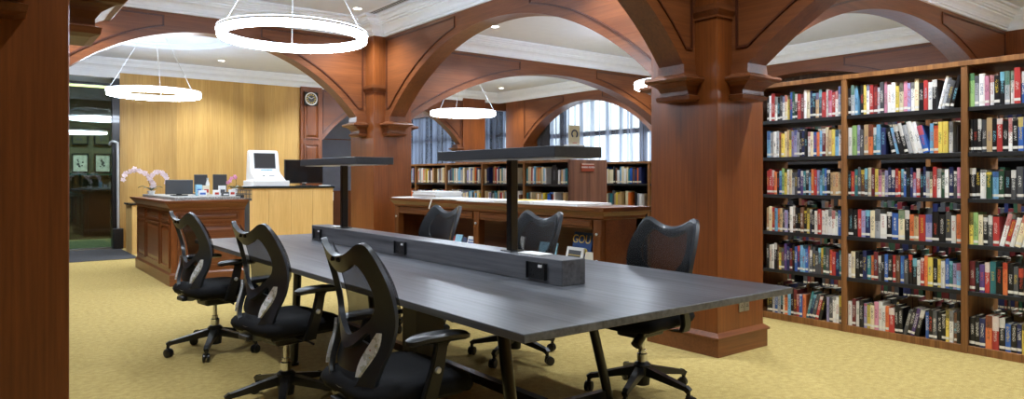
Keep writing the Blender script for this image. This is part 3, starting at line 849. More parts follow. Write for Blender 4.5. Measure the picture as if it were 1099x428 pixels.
t = thing('desk_sign', 'small white card with dark ring emblem on the nearer lamp', 'sign', (2.245, 2.44, 1.397))
bm = B(); box(bm, 2.21, 2.28, 2.432, 2.438, 1.405, 1.499, .001, 1); obj('card', bm, M['beige'], t, True)
bm = B(); box(bm, 2.195, 2.295, 2.415, 2.455, 1.397, 1.406, .002, 1); obj('acrylic_foot', bm, M['white'], t, True)
bm = B(); n = 22; R1, R2 = .021, .014; pv = None
for i in range(n+1):
    a = -PI*.30+(PI*1.6)*i/n
    q = [bm.verts.new((2.245+r*math.cos(a), y, 1.458+r*math.sin(a))) for r, y in ((R1, 2.4318), (R2, 2.4318), (R2, 2.4300), (R1, 2.4300))]
    if pv:
        for j in range(4): bm.faces.new((pv[j], q[j], q[(j+1) % 4], pv[(j+1) % 4]))
    else: bm.faces.new(q)
    pv = q
bm.faces.new(pv[::-1]); obj('ring_emblem', bm, M['navy'], t, True)
bm = B(); box(bm, 2.232, 2.258, 2.4302, 2.4318, 1.414, 1.4165); obj('caption_line', bm, M['red_print'], t, True)
tag(obj('booklet', (lambda bm: (box(bm, 2.19, 2.28, 2.63, 2.80, .8625, .868, .001, 1), bm)[1])(B()), M['paper'], at=(2.23, 2.72, .8625)), 'white booklet lying on the divider beside the nearer lamp pole', 'booklet')
tag(obj('card_stack', (lambda bm: (box(bm, 2.18, 2.24, 5.10, 5.16, .8625, .872, .001, 1), bm)[1])(B()), M['paper'], at=(2.2, 5.13, .8625)), 'small white card stack on the divider near the farther lamp', 'cards')

# ------------------------------------------------------------------ task chairs
def back_x(z):
    pts = [(.40, -.185), (.46, -.218), (.55, -.222), (.65, -.198), (.75, -.208), (.85, -.245), (1.02, -.325)]
    for (a, p), (b, q) in zip(pts, pts[1:]):
        if z <= b:
            return p+(q-p)*max(0, (z-a))/(b-a)
    return pts[-1][1]
def sbx(z): return (back_x(z-.03)+back_x(z)+back_x(z+.03))/3
def back_map(off, wrap=.075):
    def fn(y, z):
        x = sbx(z)+wrap*(y/.24)**2+off
        dz = (sbx(z+.01)-sbx(z-.01))/.02; dy = 2*wrap*y/.24**2
        n = Vector((1, -dy, -dz)).normalized()
        return Vector((x, y, z)), n
    return fn
def mirror(h):  # half outline from the middle top down to the middle bottom, y >= 0
    return h+[(-y, z) for y, z in h[::-1] if y > 1e-6]
OUT = mirror([(0, .955), (.06, .964), (.11, .985), (.15, 1.006), (.18, 1.008), (.205, .985), (.224, .93), (.238, .85), (.238, .75), (.228, .67), (.216, .60), (.203, .53), (.185, .47), (.15, .425), (.09, .405), (0, .40)])
HEART = mirror([(0, .895), (.05, .902), (.10, .922), (.135, .935), (.163, .92), (.185, .88), (.198, .82), (.175, .755), (.115, .705), (.055, .672), (0, .655)])
LOW = mirror([(0, .61), (.06, .63), (.11, .665), (.15, .69), (.172, .67), (.174, .60), (.16, .53), (.12, .49), (0, .475)])
FAB = mirror([(0, .940), (.06, .948), (.11, .968), (.15, .988), (.176, .988), (.196, .965), (.217, .92), (.232, .85), (.230, .75), (.192, .67), (.165, .60), (.135, .55), (0, .53)])

def make_chair(lab):
    t = thing('task_chair', lab, 'office chair', group='black mesh task chairs around the long table')
    # seat
    bm = B()
    sq = smooth_loop([(-.22, -.2), (-.1, -.245), (.1, -.25), (.22, -.23), (.262, -.12), (.27, 0), (.262, .12), (.22, .23), (.1, .25), (-.1, .245), (-.22, .2), (-.235, 0)], 4)
    prev = None
    for z, d in ((.425, .03), (.432, .012), (.455, 0), (.475, .004), (.492, .02), (.503, .05), (.507, .10), (.500, .19)):
        q = inset(sq, d) if d else sq
        ring = [bm.verts.new((x, y, z-.03*max(0, (x-.12)/.15)**2)) for x, y in q]
        if prev:
            for i in range(len(q)): bm.faces.new((prev[i], prev[(i+1) % len(q)], ring[(i+1) % len(q)], ring[i]))
        else: bm.faces.new(ring[::-1])
        prev = ring
    bm.faces.new(prev); obj('seat', bm, M['black_soft'], t, sm=60)
    bm = B(); box(bm, -.19, .2, -.2, .2, .405, .43, .01); box(bm, -.1, .13, -.085, .085, .345, .41, .015); box(bm, -.25, -.08, -.05, .05, .395, .425, .008)
    obj('mechanism', bm, M['black'], t)
    bm = B(); tube(bm, [(.14, .1, .37), (.19, .1, .33)], .028, 14); tube(bm, [(.1, .09, .38), (.15, .1, .365)], .012, 8); obj('tension_knob', bm, M['black'], t, sm=40)
    bm = B(); tube(bm, [(0, -.08, .385), (.02, -.2, .375), (.02, -.25, .37)], .006, 8); obj('lever', bm, M['black'], t, sm=40)
    # back
    hO, hH, hL = smooth_loop([(y*.95, z) for y, z in OUT], 3), smooth_loop([(y*.80, z) for y, z in HEART], 3), smooth_loop([(y*.76, z-.008) for y, z in LOW], 3)
    bm = B(); shell(bm, hO, [hH, hL], .03, back_map(0), -.022); fr = obj('back_frame', bm, M['frame_black'], t, sm=50)
    bm = B()
    for y in (-.024, .024):
        x = sbx(.94)-.022
        lathe(bm, [(.009, x-.006), (.009, x+.004)], (0, y, .935), 12, axis='x')
    obj('screw', bm, M['screen'], fr, sm=40)
    bm = B(); shell(bm, smooth_loop([(y*.95, z) for y, z in FAB], 3), [], .035, back_map(.022, .07), .003); obj('back_mesh', bm, M['mesh'], t, sm=60)
    bm = B()
    loop = smooth_loop([(-.13, .6), (-.1, .635), (0, .645), (.1, .635), (.13, .6), (.12, .555), (.08, .53), (0, .525), (-.08, .53), (-.12, .555)], 3)
    shell(bm, loop, [], .03, back_map(.002), .02); obj('lumbar_pad', bm, M['black'], t, sm=60)
    # arms
    for s in (-1, 1):
        bm = B()
        prev = None
        for (x, y, z, w, h) in ((-.02, .2, .40, .07, .03), (-.02, .27, .402, .07, .03), (-.015, .287, .45, .062, .03), (.015, .29, .55, .056, .028), (.035, .288, .635, .05, .026), (.05, .28, .655, .08, .03)):
            ring = [bm.verts.new((x+a*w/2, s*(y+b*h/2), z)) for a, b in ((-1, -1), (1, -1), (1, 1), (-1, 1))]
            if prev:
                for i in range(4): bm.faces.new((prev[i], prev[(i+1) % 4], ring[(i+1) % 4], ring[i]))
            else: bm.faces.new(ring)
            prev = ring
        bm.faces.new(prev); bmesh.ops.bevel(bm, geom=list(bm.edges), offset=.005, segments=2, affect='EDGES')
        a = obj('arm_post', bm, M['black'], t, sm=50)
        bm = B(); lathe(bm, [(.013, s*.298), (.013, s*.307), (.009, s*.312)], (.012, 0, .55), 16, axis='y'); k = obj('adjust_button', bm, M['silver'], a, sm=40); k['label'] = 'silver round adjuster button'
        bm = B(); loop = smooth_loop([(-.085, -.03), (-.02, -.042), (.08, -.042), (.15, -.03), (.165, 0), (.15, .03), (.08, .042), (-.02, .042), (-.085, .03), (-.10, 0)], 3)
        prev = None
        for z, d in ((.650, .014), (.658, 0), (.672, 0), (.680, .012)):
            q = inset(loop, d) if d else loop
            ring = [bm.verts.new((x, s*.275+y, z-.35*max(0, (x-.08))**1*.35-(.3*max(0, -x-.03)*.4))) for x, y in q]
            if prev:
                for i in range(len(q)): bm.faces.new((prev[i], prev[(i+1) % len(q)], ring[(i+1) % len(q)], ring[i]))
            else: bm.faces.new(ring[::-1])
            prev = ring
        bm.faces.new(prev); obj('arm_pad', bm, M['black'], t, sm=50)
    # leaflet pocketed at the side of the lower back, and its twin
    for s in (-1, 1):
        bm = B(); prev = None
        for i in range(9):
            k = i/8; z = .525+.165*k; w = .003+.017*math.sin(PI*min(1, .04+.92*k))
            yc_ = s*(.132+.05*k); f = back_map(-.027)
            q = [Vector(f(y, z)[0])+Vector((o, 0, 0)) for y, o in ((yc_-w, 0), (yc_+w, 0), (yc_+w, -.012), (yc_-w, -.012))]
            q = [bm.verts.new(v) for v in q]
            if prev:
                for j in range(4): bm.faces.new((prev[j], prev[(j+1) % 4], q[(j+1) % 4], q[j]))
            else: bm.faces.new(q)
            prev = q
        bm.faces.new(prev[::-1]); l = obj('leaflet', bm, M['leaflet'], t); l['label'] = 'glossy printed leaflet tucked in the back'
    # gas lift and base
    bm = B(); lathe(bm, [(.026, .17), (.026, .20), (.03, .20), (.03, .235), (.022, .24), (.0215, .26)], (0, 0, 0), 20); lathe(bm, [(.014, .23), (.014, .35)], (0, 0, 0), 18)
    g = obj('gas_lift', bm, M['chrome'], t, sm=40); g['label'] = 'chrome gas lift'
    bm = B(); lathe(bm, [(.03, .055), (.042, .06), (.05, .13), (.052, .175), (.035, .19)], (0, 0, 0), 20); obj('base_hub', bm, M['black'], t, sm=40)
    for k in range(5):
        a = 2*PI*k/5+CH_STAR; c, s = math.cos(a), math.sin(a)
        bm = B()
        bar(bm, (.03*c, .03*s, .145), (.29*c, .29*s, .095), .05, .05, .03, .026); bar(bm, (.285*c, .285*s, .1), (.312*c, .312*s, .082), .03, .03)
        tube(bm, [(.305*c, .305*s, .095), (.305*c, .305*s, .045)], .011, 8)
        L = obj('base_spoke', bm, M['black'], t, sm=40)
        bm = B(); ca, sa = math.cos(a+1.1*k), math.sin(a+1.1*k)
        for o in (-.014, .014):
            m = Matrix.Translation((.31*c+.012*ca, .31*s+.012*sa, .029)) @ Matrix.Rotation(a+1.1*k, 4, 'Z')
            b2 = B(); lathe(b2, [(.022, o-.009), (.029, o-.006), (.029, o+.006), (.022, o+.009)], (0, 0, 0), 18, axis='y')
            bmesh.ops.transform(b2, matrix=m, verts=b2.verts)
            me = bpy.data.meshes.new('tmp'); b2.to_mesh(me); b2.free(); bm.from_mesh(me); bpy.data.meshes.remove(me)
        tube(bm, [(.305*c, .305*s, .03), (.305*c, .305*s, .06)], .016, 10)
        obj('caster', bm, M['black'], L, sm=40)
    remember(t)
    return t
CH_STAR = .35
def leaflet_mat():
    m, nt, b, out = newmat('glossy_leaflet')
    tc = nt.nodes.new('ShaderNodeTexCoord'); n = nt.nodes.new('ShaderNodeTexNoise'); n.inputs['Scale'].default_value = 34
    nt.links.new(tc.outputs['Object'], n.inputs['Vector'])
    r = nt.nodes.new('ShaderNodeValToRGB'); r.color_ramp.interpolation = 'CONSTANT'; e = r.color_ramp.elements
    e[0].position = 0; e[0].color = (.35, .06, .03, 1); e[1].position = .3; e[1].color = (.75, .76, .78, 1)
    k = e.new(.55); k.color = (.5, .52, .5, 1); k = e.new(.66); k.color = (.55, .42, .12, 1); k = e.new(.7); k.color = (.12, .2, .4, 1)
    nt.links.new(n.outputs[0], r.inputs[0]); nt.links.new(r.outputs[0], b.inputs['Base Color']); b.inputs['Roughness'].default_value = .2
    return m
M['leaflet'] = leaflet_mat()
ch = make_chair('black mesh task chair nearest the camera, its back in the foreground')
ch.location = (1.30, 2.46, 0); ch.rotation_euler.z = .02
SEATS = [ch]
for x, y, a, lab in ((1.335, 3.78, .17, 'middle of the three black task chairs on the near side of the table'),
                     (1.34, 5.25, .16, 'black task chair beside the carved reception desk corner'),
                     (3.03, 2.71, PI+.08, 'black task chair in front of the large right pillar'),
                     (2.96, 3.82, PI+.10, 'middle black task chair across the table, behind the nearer lamp pole'),
                     (2.95, 5.10, PI+.10, 'black task chair across the table below the white paper stack')):
    SEATS.append(dup(ch, (x, y, 0), a, lab))

for o, tilt in zip(SEATS, (.13, .13, .09)):     # the near side chairs sit more upright than the far side ones
    m = Matrix.Rotation(tilt, 3, 'Y'); p = Vector((-.2, 0, .45))
    for c in o.children:
        if c.name.startswith(('back_', 'lumbar', 'leaflet')):
            c.rotation_euler = (0, tilt, 0); c.location = p-m @ p

# ------------------------------------------------------------------ tall bookcase and its books
BX = 5.56
BAYS = [(3.68, 2.813), (2.813, 1.946), (1.946, 1.079)]      # left to right as seen from the table
SH = [.055, .4425, .775, 1.1024, 1.430, 1.753]
t = thing('tall_bookcase', 'tall walnut bookcase full of books, right side of the room', 'bookcase', (BX+.3, 2.38, 0))
for y in (3.68, 2.813, 1.946, 1.079):
    bm = B(); box(bm, BX, BX+.6, y-.02, y+.02, 0, 2.05, .001, 1); obj('upright', bm, M['walnut'], t, True)
bm = B(); box(bm, BX-.004, BX+.604, 1.055, 3.704, 2.047, 2.083, .001, 1); obj('top_board', bm, M['walnut'], t, True)
for a, b in BAYS:
    bm = B(); box(bm, BX+.006, BX+.594, b+.02, a-.02, 0, SH[0], .001, 1); obj('plinth', bm, M['walnut'], t, True)
    for z in SH[1:]:
        for x0, x1 in ((BX+.01, BX+.29), (BX+.31, BX+.59)):
            bm = B(); box(bm, x0, x1, b+.0205, a-.0205, z-.03, z, .001, 1); obj('shelf_board', bm, M['black_shelf'], t, True)
PAL = {'k': (30, 30, 32), 'g': (78, 80, 84), 'G': (168, 172, 178), 'w': (232, 231, 226), 'c': (226, 212, 172), 'r': (186, 40, 36), 'm': (112, 34, 40),
       'o': (226, 112, 40), 'y': (226, 200, 62), 'n': (34, 44, 92), 'b': (34, 92, 176), 's': (104, 172, 214), 't': (44, 126, 134), 'e': (44, 82, 60),
       'l': (150, 192, 110), 'p': (90, 62, 130), 'v': (150, 146, 190), 'i': (206, 128, 156), 'a': (198, 164, 112), 'u': (112, 74, 50)}
CN = {'k': 'black', 'g': 'charcoal', 'G': 'grey', 'w': 'white', 'c': 'cream', 'r': 'red', 'm': 'maroon', 'o': 'orange', 'y': 'yellow', 'n': 'navy', 'b': 'blue',
      's': 'sky blue', 't': 'teal', 'e': 'dark green', 'l': 'light green', 'p': 'purple', 'v': 'lavender', 'i': 'pink', 'a': 'tan', 'u': 'brown'}
ROWS = {  # spines from left to right; '/' leaning right, '\\' leaning left, '|' upright, ' ' a gap
    (0, 5): "kwrwkgwcybekrmwcnkagrwirwG", (0, 4): "sGwGaycayvvGknkwcbosmcaysw", (0, 3): "rrrokblywcGgnptksorvstbkaaaa",
    (0, 2): "acrsoagvkwukkukynkwrwwwwwb", (0, 1): "kwwkuygpnmkbnssbGgggguegornt", (0, 0): "kkGbGkwoskmrbo/tngrk|vgwwg",
    (1, 5): "kGs kywrmGgiwwycivwckrwk/wGgk|", (1, 4): "wlvgaotsn\\kskkGwwb|soyyw", (1, 3): "krtgugcmyicvnnrrgbknvrknGcrwewngi",
    (1, 2): "kkrvncGwkbckoarvkkgwo", (1, 1): "wckkntomgkbkrubgkkwroykywbtvs", (1, 0): "wmwkvyciwworkk/gkpk|bkgkkywuk",
    (2, 5): "lGwiwkkGwrbnkw", (2, 4): "kkkgakrkwkbkgk", (2, 3): "kkwesekggnGk", (2, 2): "ylckgr/wrwcw|k", (2, 1): "mkprtkokgkgkn", (2, 0): "kknorkbknykg"}
ORD = 'first second third fourth fifth sixth seventh eighth ninth tenth eleventh twelfth thirteenth fourteenth fifteenth sixteenth seventeenth eighteenth nineteenth twentieth'.split()
ORD += ['twenty-'+w for w in ORD[:9]]+['thirtieth']+['thirty-'+w for w in ORD[:9]]
RN = ['bottom', 'fifth', 'fourth', 'third', 'second', 'top']
BN = ['left bay', 'middle bay', 'right bay']
def book_mesh(bm, th, h, d, y0=0.0, ins=.003):
    """spine towards -x, thickness along y, standing on z=0; last faces are the page block (material 1)"""
    box(bm, .004, d, y0-th/2, y0-th/2+.002, 0, h); box(bm, .004, d, y0+th/2-.002, y0+th/2, 0, h)
    prism(bm, [(.005, y0-th/2), (.001, y0-th/2+.001), (-.0015, y0), (.001, y0+th/2-.001), (.005, y0+th/2)], 'z', 0, h)
    n = len(bm.faces)
    box(bm, .005, d-.004, y0-th/2+.002, y0+th/2-.002, ins, h-ins)
    bm.faces.ensure_lookup_table()
    for f in bm.faces[n:]: f.material_index = 1
for (bi, ri), seq in ROWS.items():
    yl = (3.52 if bi == 0 else BAYS[bi][0]-.024); yr_ = (BAYS[bi][1]+.024 if bi < 2 else 1.50)
    if (bi, ri) == (1, 4): yr_ += .05
    avail = yl-yr_
    items, mode = [], '|'
    for ch_ in seq:
        if ch_ in '|/\\': mode = ch_; continue
        items.append((ch_, mode))
    rnd = random.Random(bi*17+ri*5+3)
    lean = .23
    ws = [rnd.uniform(.8, 1.25)*(1.3 if c == 'r' and rnd.random() < .4 else 1) for c, m in items]
    hs = [rnd.uniform(.185, .232)+(.015 if ri >= 4 else 0) for _ in items]
    # room that leaning runs take
    extra = sum(.05 for i, (c, m) in enumerate(items) if m != '|' and (i == 0 or items[i-1][1] == '|'))
    sc_ = (avail-extra-.004)/sum(w/(math.cos(lean) if m != '|' else 1) for w, (c, m) in zip(ws, items))
    sc_ = min(sc_, .042)
    y = yl; k = 0
    for i, ((c, m), w, h) in enumerate(zip(items, ws, hs)):
        wd = w*sc_
        if m == '\\' and (i == 0 or items[i-1][1] != '\\'): y -= h*math.sin(lean)*.98
        if c == ' ': y -= wd; continue
        th = max(.008, wd-.0012); d = rnd.uniform(.135, .175); k += 1
        bm = B(); book_mesh(bm, th, h, d)
        step = wd if m == '|' else wd/math.cos(lean)
        x = BX+.016+rnd.uniform(0, .014)
        if m == '|': loc = (x, y-wd/2, SH[ri]+.0005); rx = 0
        elif m == '/':   # top towards -y: stands on its right lower edge
            rx = lean; ax = y-step
            loc = (x, ax+th/2*math.cos(lean), SH[ri]+.0005+th/2*math.sin(lean))
        else:
            rx = -lean; ax = y
            loc = (x, ax-th/2*math.cos(lean), SH[ri]+.0005+th/2*math.sin(lean))
        o = obj('book', bm, [M['book'], M['cream']])
        o.location = loc; o.rotation_euler = (rx, 0, 0)
        col = lin(PAL[c]); v = rnd.uniform(.95, 1.4); gr = sum(col)/3; col = [.84*q+.16*gr for q in col]
        o.color = (*[min(1, q*v) for q in col], 1)
        size = 'thick' if th > .036 else 'thin' if th < .021 else 'tall' if h > .222 else 'short' if h < .2 else 'upright'
        if m != '|': size = 'leaning'
        tag(o, '%s %s book, %s from left, %s shelf, %s of tall bookcase' % (size, CN[c], ORD[k-1], RN[ri], BN[bi]), 'book', 'books on the tall bookcase')
        y -= step
        if m == '/' and (i == len(items)-1 or items[i+1][1] != '/'): y -= h*math.sin(lean)*.98
# next bookcase, seen only through the gaps
t = thing('tall_bookcase', 'second tall bookcase glimpsed through the gaps of the first one', 'bookcase', (7.6, 3, 0))
for y in (4.6, 3.733, 2.866, 2.0, 1.133):
    bm = B(); box(bm, 7.3, 7.9, y-.02, y+.02, 0, 2.05, .001, 1); obj('upright', bm, M['walnut'], t, True)
bm = B(); box(bm, 7.296, 7.9, 1.11, 4.624, 2.047, 2.083); obj('top_board', bm, M['walnut'], t, True)
bm = B(); box(bm, 7.58, 7.6, 1.153, 4.58, .03, 2.045); obj('back_panel', bm, M['black_shelf'], t, True)
for a, b in ((4.6, 3.733), (3.733, 2.866), (2.866, 2.0), (2.0, 1.133)):
    for z in SH:
        bm = B(); box(bm, 7.31, 7.579, b+.0205, a-.0205, z-.03, z); obj('shelf_board', bm, M['black_shelf'], t, True)
# far side of the double bookcase: books seen from behind
def mass(name, runs, lab, seed, cat='books', keys='kgGwcrmoynbsteva'):
    rnd = random.Random(seed); pick = keys; keys = ''.join(dict.fromkeys(keys))
    bm = B(); mats = [M['cream']]+[plain('cover_%s_%d' % (k, seed), PAL[k], .45) for k in keys]
    for (x, ya, yb, z, sgn, hmin, hmax, tmin, tmax) in runs:
        y = ya
        while y > yb+tmax:
            th = rnd.uniform(tmin, tmax); h = rnd.uniform(hmin, hmax); d = rnd.uniform(.13, .17); mi = 1+keys.index(rnd.choice(pick)); n = len(bm.faces)
            xx = x+sgn*rnd.uniform(0, .015)
            x0, x1 = sorted((xx, xx+sgn*d))
            box(bm, x0, x1, y-th+.0006, y, z, z+h)
            bm.faces.ensure_lookup_table()
            for f in bm.faces[n:]: f.material_index = mi
            for f in bm.faces[n:]:
                c = f.calc_center_median()
                f.normal_update()
                if abs(f.normal.z) > .5 or (f.normal.x*sgn > .5): f.material_index = 0
            # paper call label
            n = len(bm.faces)
            xs = xx-sgn*.0006; bm.faces.new([bm.verts.new(p) for p in ((xs, y-th+.003, z+.014), (xs, y-.003, z+.014), (xs, y-.003, z+.034), (xs, y-th+.003, z+.034))])
            bm.faces.ensure_lookup_table(); bm.faces[n].material_index = 0
            y -= th
            if rnd.random() < .06: y -= rnd.uniform(.03, .12)
    o = obj(name, bm, mats); tag(o, lab, cat, kind='stuff'); return o
runs = []
for a, b in BAYS:
    for z in SH: runs.append((BX+.585, a-.03, b+.03, z+.0005, -1, .17, .23, .018, .042))
for a, b in ((4.6, 3.733), (3.733, 2.866), (2.866, 2.0), (2.0, 1.133)):
    for z in SH: runs.append((7.33, a-.03, b+.03, z+.0005, 1, .18, .25, .02, .045))
mass('books_far_side', runs, 'books on the far side of the tall bookcase, seen through gaps', 11, keys='kgeumn')
t = thing('bookend', 'grey metal bookend, second shelf, middle bay of the tall bookcase', 'bookend', (BX+.02, 1.995, 1.4305))
bm = B()
bar(bm, (.0, 0, .0015), (.17, 0, .0015), .05, .003); box(bm, .003, .15, -.0015, .0015, 0, .2, .0005, 1)
obj('plate', bm, M['grey_box'], t)

# ------------------------------------------------------------------ low bookcases
LZ = 1.468
def low_case(name, lab, x, ys, depth, shelves, endm='walnut_panel'):
    t = thing('low_bookcase', lab, 'bookcase', (x+depth/2, (ys[0]+ys[-1])/2, 0))
    for i, y in enumerate(ys):
        bm = B(); w = .018
        box(bm, x, x+depth, y-w, y+w, 0, LZ-.03 if 0 < i < len(ys)-1 else LZ, .001, 1)
        o = obj('end_panel' if i == len(ys)-1 else 'upright', bm, M[endm] if i == len(ys)-1 else M['walnut'], t, True)
    bm = B(); box(bm, x-.003, x+depth, ys[-1]+.0185, ys[0]-.0185, LZ-.03, LZ-.002, .001, 1); obj('top_board', bm, M['walnut'], t, True)
    for a, b in zip(ys, ys[1:]):
        for z in shelves:
            bm = B(); box(bm, x+.008, x+depth-.008, b+.0185, a-.0185, z-.028, z, .001, 1); obj('shelf_board', bm, M['black_shelf'], t, True)
        bm = B(); box(bm, x+depth/2-.004, x+depth/2+.004, b+.0185, a-.0185, .05, LZ-.032); obj('back_panel', bm, M['black_shelf'], t, True)
    return t
LY = [10.70, 9.79, 8.87, 7.93, 6.99, 6.12]
low_case('low_bookcase', 'low walnut bookcase with a red section sign on its end', BX, LY, .62, (.07, .51, .84, 1.17))
low_case('low_bookcase', 'low walnut bookcase between the section sign and the large pillar', 6.9, [7.9, 6.98, 6.06, 5.14], .6, (.07, .51, .84, 1.17))
runs = []
for a, b in zip(LY, LY[1:]):
    for z in (1.17, .84): runs.append((BX+.02, a-.03, b+(.40 if b < 6.2 and z > 1 else .06), z+.0005, 1, .185, .235, .02, .045))
for a, b in ((7.9, 6.98), (6.98, 6.06), (6.06, 5.14)):
    for z in (1.17, .84): runs.append((6.92, a-.03, b+.1, z+.0005, 1, .18, .235, .025, .05))
runs.append((BX+.02, 6.34, 6.15, 1.1705, 1, .17, .2, .02, .04))
mass('books_low_shelves', runs, 'mixed books filling the low bookcases below the windows', 23, keys='cwcwaGGcwyvorscbtaugkn')
t = thing('section_sign', 'red sign reading GENERAL FICTION on the low bookcase end', 'sign', (5.84, 6.09, 1.37))
bm = B(); box(bm, 5.735, 5.945, 6.085, 6.099, 1.325, 1.42, .002, 1); obj('plate', bm, M['sign_red'], t, True)
from mathutils import Euler
lettering('lettering', 'GENERAL FICTION', .026, M['paper'], t, (0, -.0065, .004), Euler((PI/2, 0, 0)).to_quaternion())
bm = B(); box(bm, 5.74, 5.94, 6.084, 6.0855, 1.409, 1.416); obj('plate_highlight', bm, M['beige'], t, True)
t = thing('book_stand', 'black upright stand at the right end of the low bookcase shelf', 'stand', (BX+.1, 6.42, 1.17))
bm = B(); prism(bm, [(6.36, 1.1705), (6.48, 1.1705), (6.475, 1.36), (6.45, 1.40), (6.39, 1.40), (6.365, 1.36)], 'x', BX+.03, BX+.05); obj('face', bm, M['black'], t, True)
bm = B(); box(bm, BX+.05, BX+.16, 6.37, 6.47, 1.1705, 1.18); obj('foot', bm, M['black'], t, True)
bm = B(); box(bm, BX+.028, BX+.031, 6.405, 6.435, 1.22, 1.34); obj('slot', bm, M['grey_box'], t, True)

# ------------------------------------------------------------------ display counter between the pillars
DX, DYA, DYB, DT = 4.10, 4.09, 7.72, 1.0
t = thing('display_counter', 'long reddish wood display counter between the two right-hand pillars', 'counter', (4.35, 5.9, 0))
bm = B()
box(bm, DX+.02, 4.59, DYA, DYB, 0, .12); box(bm, DX, 4.59, DYA, DYB, .40, .45); box(bm, DX+.4, 4.59, DYA, DYB, .12, .93)
box(bm, DX+.03, 4.59, DYA, DYA+.03, .12, .93); box(bm, DX+.03, 4.59, DYB-.03, DYB, .12, .93); box(bm, DX+.02, 4.59, DYA+.03, DYB-.03, .815, .90)
obj('carcass', bm, M['counter_y'], t, True)
bm = B(); prev = None
for z, e in ((.895, .0), (.905, .012), (.925, .014), (.94, .026), (.962, .04), (.966, .05), (DT, .053)):
    q = [(DX-e, DYA-e), (4.59+e, DYA-e), (4.59+e, DYB+e), (DX-e, DYB+e)]
    r_ = [bm.verts.new((*p, z)) for p in q]
    if prev:
        for i in range(4): bm.faces.new((prev[i], prev[(i+1) % 4], r_[(i+1) % 4], r_[i]))
    else: bm.faces.new(r_[::-1])
    prev = r_
bm.faces.new(prev); obj('cornice_top', bm, M['counter_y'], t, True)
PY = [DYA+.06, 5.93, DYB-.06]
for y in PY:
    bm = B(); box(bm, DX-.012, DX+.06, y-.05, y+.05, 0, .895, .002, 1)
    ring_prism(bm, [(y-.042, .3), (y+.042, .3), (y+.042, .76), (y-.042, .76)], .012, 'x', DX-.018, DX-.01)
    p = obj('pilaster', bm, M['counter_z'], t, True)
    for z in (.55, .775):
        bm = B(); lathe(bm, [(.004, DX-.03), (.011, DX-.027), (.012, DX-.02), (.008, DX-.011)], (0, y, z), 12, axis='x')
        k = obj('peg', bm, M['silver'], p, True, sm=40); k['label'] = 'pale round peg'
for a, b in zip(PY, PY[1:]):
    bm = B(); frustum(bm, (a+.07, b-.07, .825, .885), (a+.08, b-.08, .835, .875), 'x', DX+.02, DX-.022)
    ring_prism(bm, [(a+.066, .818), (b-.066, .818), (b-.066, .892), (a+.066, .892)], .012, 'x', DX-.016, DX+.02)
    obj('drawer', bm, M['counter_y'], t, True)
# things standing in the counter's open bays
def leaflet_stand(name, y0, y1, z0, z1, x, mat, lab, cat, extra=None, lean=.05):
    f = (x-.13)/x; x *= f; y0 *= f; y1 *= f; z1 = 1.25-(1.25-z1)*f
    t = thing(name, lab, cat, (x, (y0+y1)/2, z0))
    bm = B(); w = (y1-y0)/2; h = z1-z0
    v = [bm.verts.new(p) for p in ((0, -w, 0), (0, w, 0), (lean, w, h), (lean, -w, h), (.012, -w, 0), (.012, w, 0), (lean+.012, w, h), (lean+.012, -w, h))]
    for q in ((0, 1, 2, 3), (7, 6, 5, 4), (0, 4, 5, 1), (1, 5, 6, 2), (2, 6, 7, 3), (3, 7, 4, 0)): bm.faces.new([v[i] for i in q])
    obj('cover', bm, M[mat], t)
    if extra: extra(t, w, h, lean)
    return t
BZ = .4505
def gou(t, w, h, lean):
    ang = math.atan2(lean, h)
    rot = Euler((PI/2, 0, -PI/2)).to_quaternion()
    lettering('lettering', 'GOU', .105, M['yellow'], t, (lean*.80-.003, .012, h*.80), Euler((PI/2-ang, 0, -PI/2)).to_quaternion())
    for y, z, r_, m in ((.05, .46, .03, 'blue_print'), (-.01, .5, .022, 'leaf'), (-.06, .48, .026, 'gold'), (0.0, .42, .02, 'red_print')):
        bm = B(); lathe(bm, [(r_, lean*z/1-.004), (r_*.8, lean*z-.006)], (0, y, h*z), 12, axis='x'); obj('cover_print', bm, M[m], t)
M['magazine_blue'] = plain('blue_magazine_cover', (30, 72, 132), .4, noise=.3, nscale=14)
leaflet_stand('magazine', 4.515, 4.765, BZ, .745, 4.33, 'magazine_blue', 'blue magazine headed GOU in yellow, standing in the counter bay', 'magazine', gou, .07)
def frame_x(t, w, h, lean):
    bm = B()
    for z in (.25, .45, .62): box(bm, lean*z-.004, lean*z-.001, -w*.7, w*.7, h*z, h*z+.006)
    obj('print_line', bm, M['gold'], t)
    bm = B(); v = [bm.verts.new(p) for p in ((lean*.1-.002, -w*.72, h*.1), (lean*.1-.002, w*.72, h*.1), (lean*.86-.002, w*.72, h*.86), (lean*.86-.002, -w*.72, h*.86))]
    bm.faces.new(v); r2 = bmesh.ops.extrude_face_region(bm, geom=list(bm.faces)); bmesh.ops.translate(bm, verts=[g for g in r2['geom'] if isinstance(g, bmesh.types.BMVert)], vec=(.002, 0, 0))
    obj('dark_print', bm, M['grey_box'], t)
leaflet_stand('framed_card', 4.53, 4.755, BZ, .615, 4.25, 'paper', 'white framed card with dark print in front of the blue magazine', 'card', frame_x)
leaflet_stand('framed_card', 4.38, 4.51, BZ, .585, 4.25, 'beige', 'small cream card beside the white framed card', 'card')
def blue_x(t, w, h, lean):
    bm = B(); v = [bm.verts.new(p) for p in ((-.001, -w*.98, .005), (-.001, w*.98, .005), (lean*.5-.001, w*.98, h*.45), (lean*.25-.001, -w*.98, h*.25))]
    bm.faces.new(v); obj('white_band', bm, M['paper'], t)
leaflet_stand('brochure', 4.90, 5.16, BZ, .63, 4.26, 'sky_print', 'pale blue brochure standing left of the blue magazine', 'brochure', blue_x)
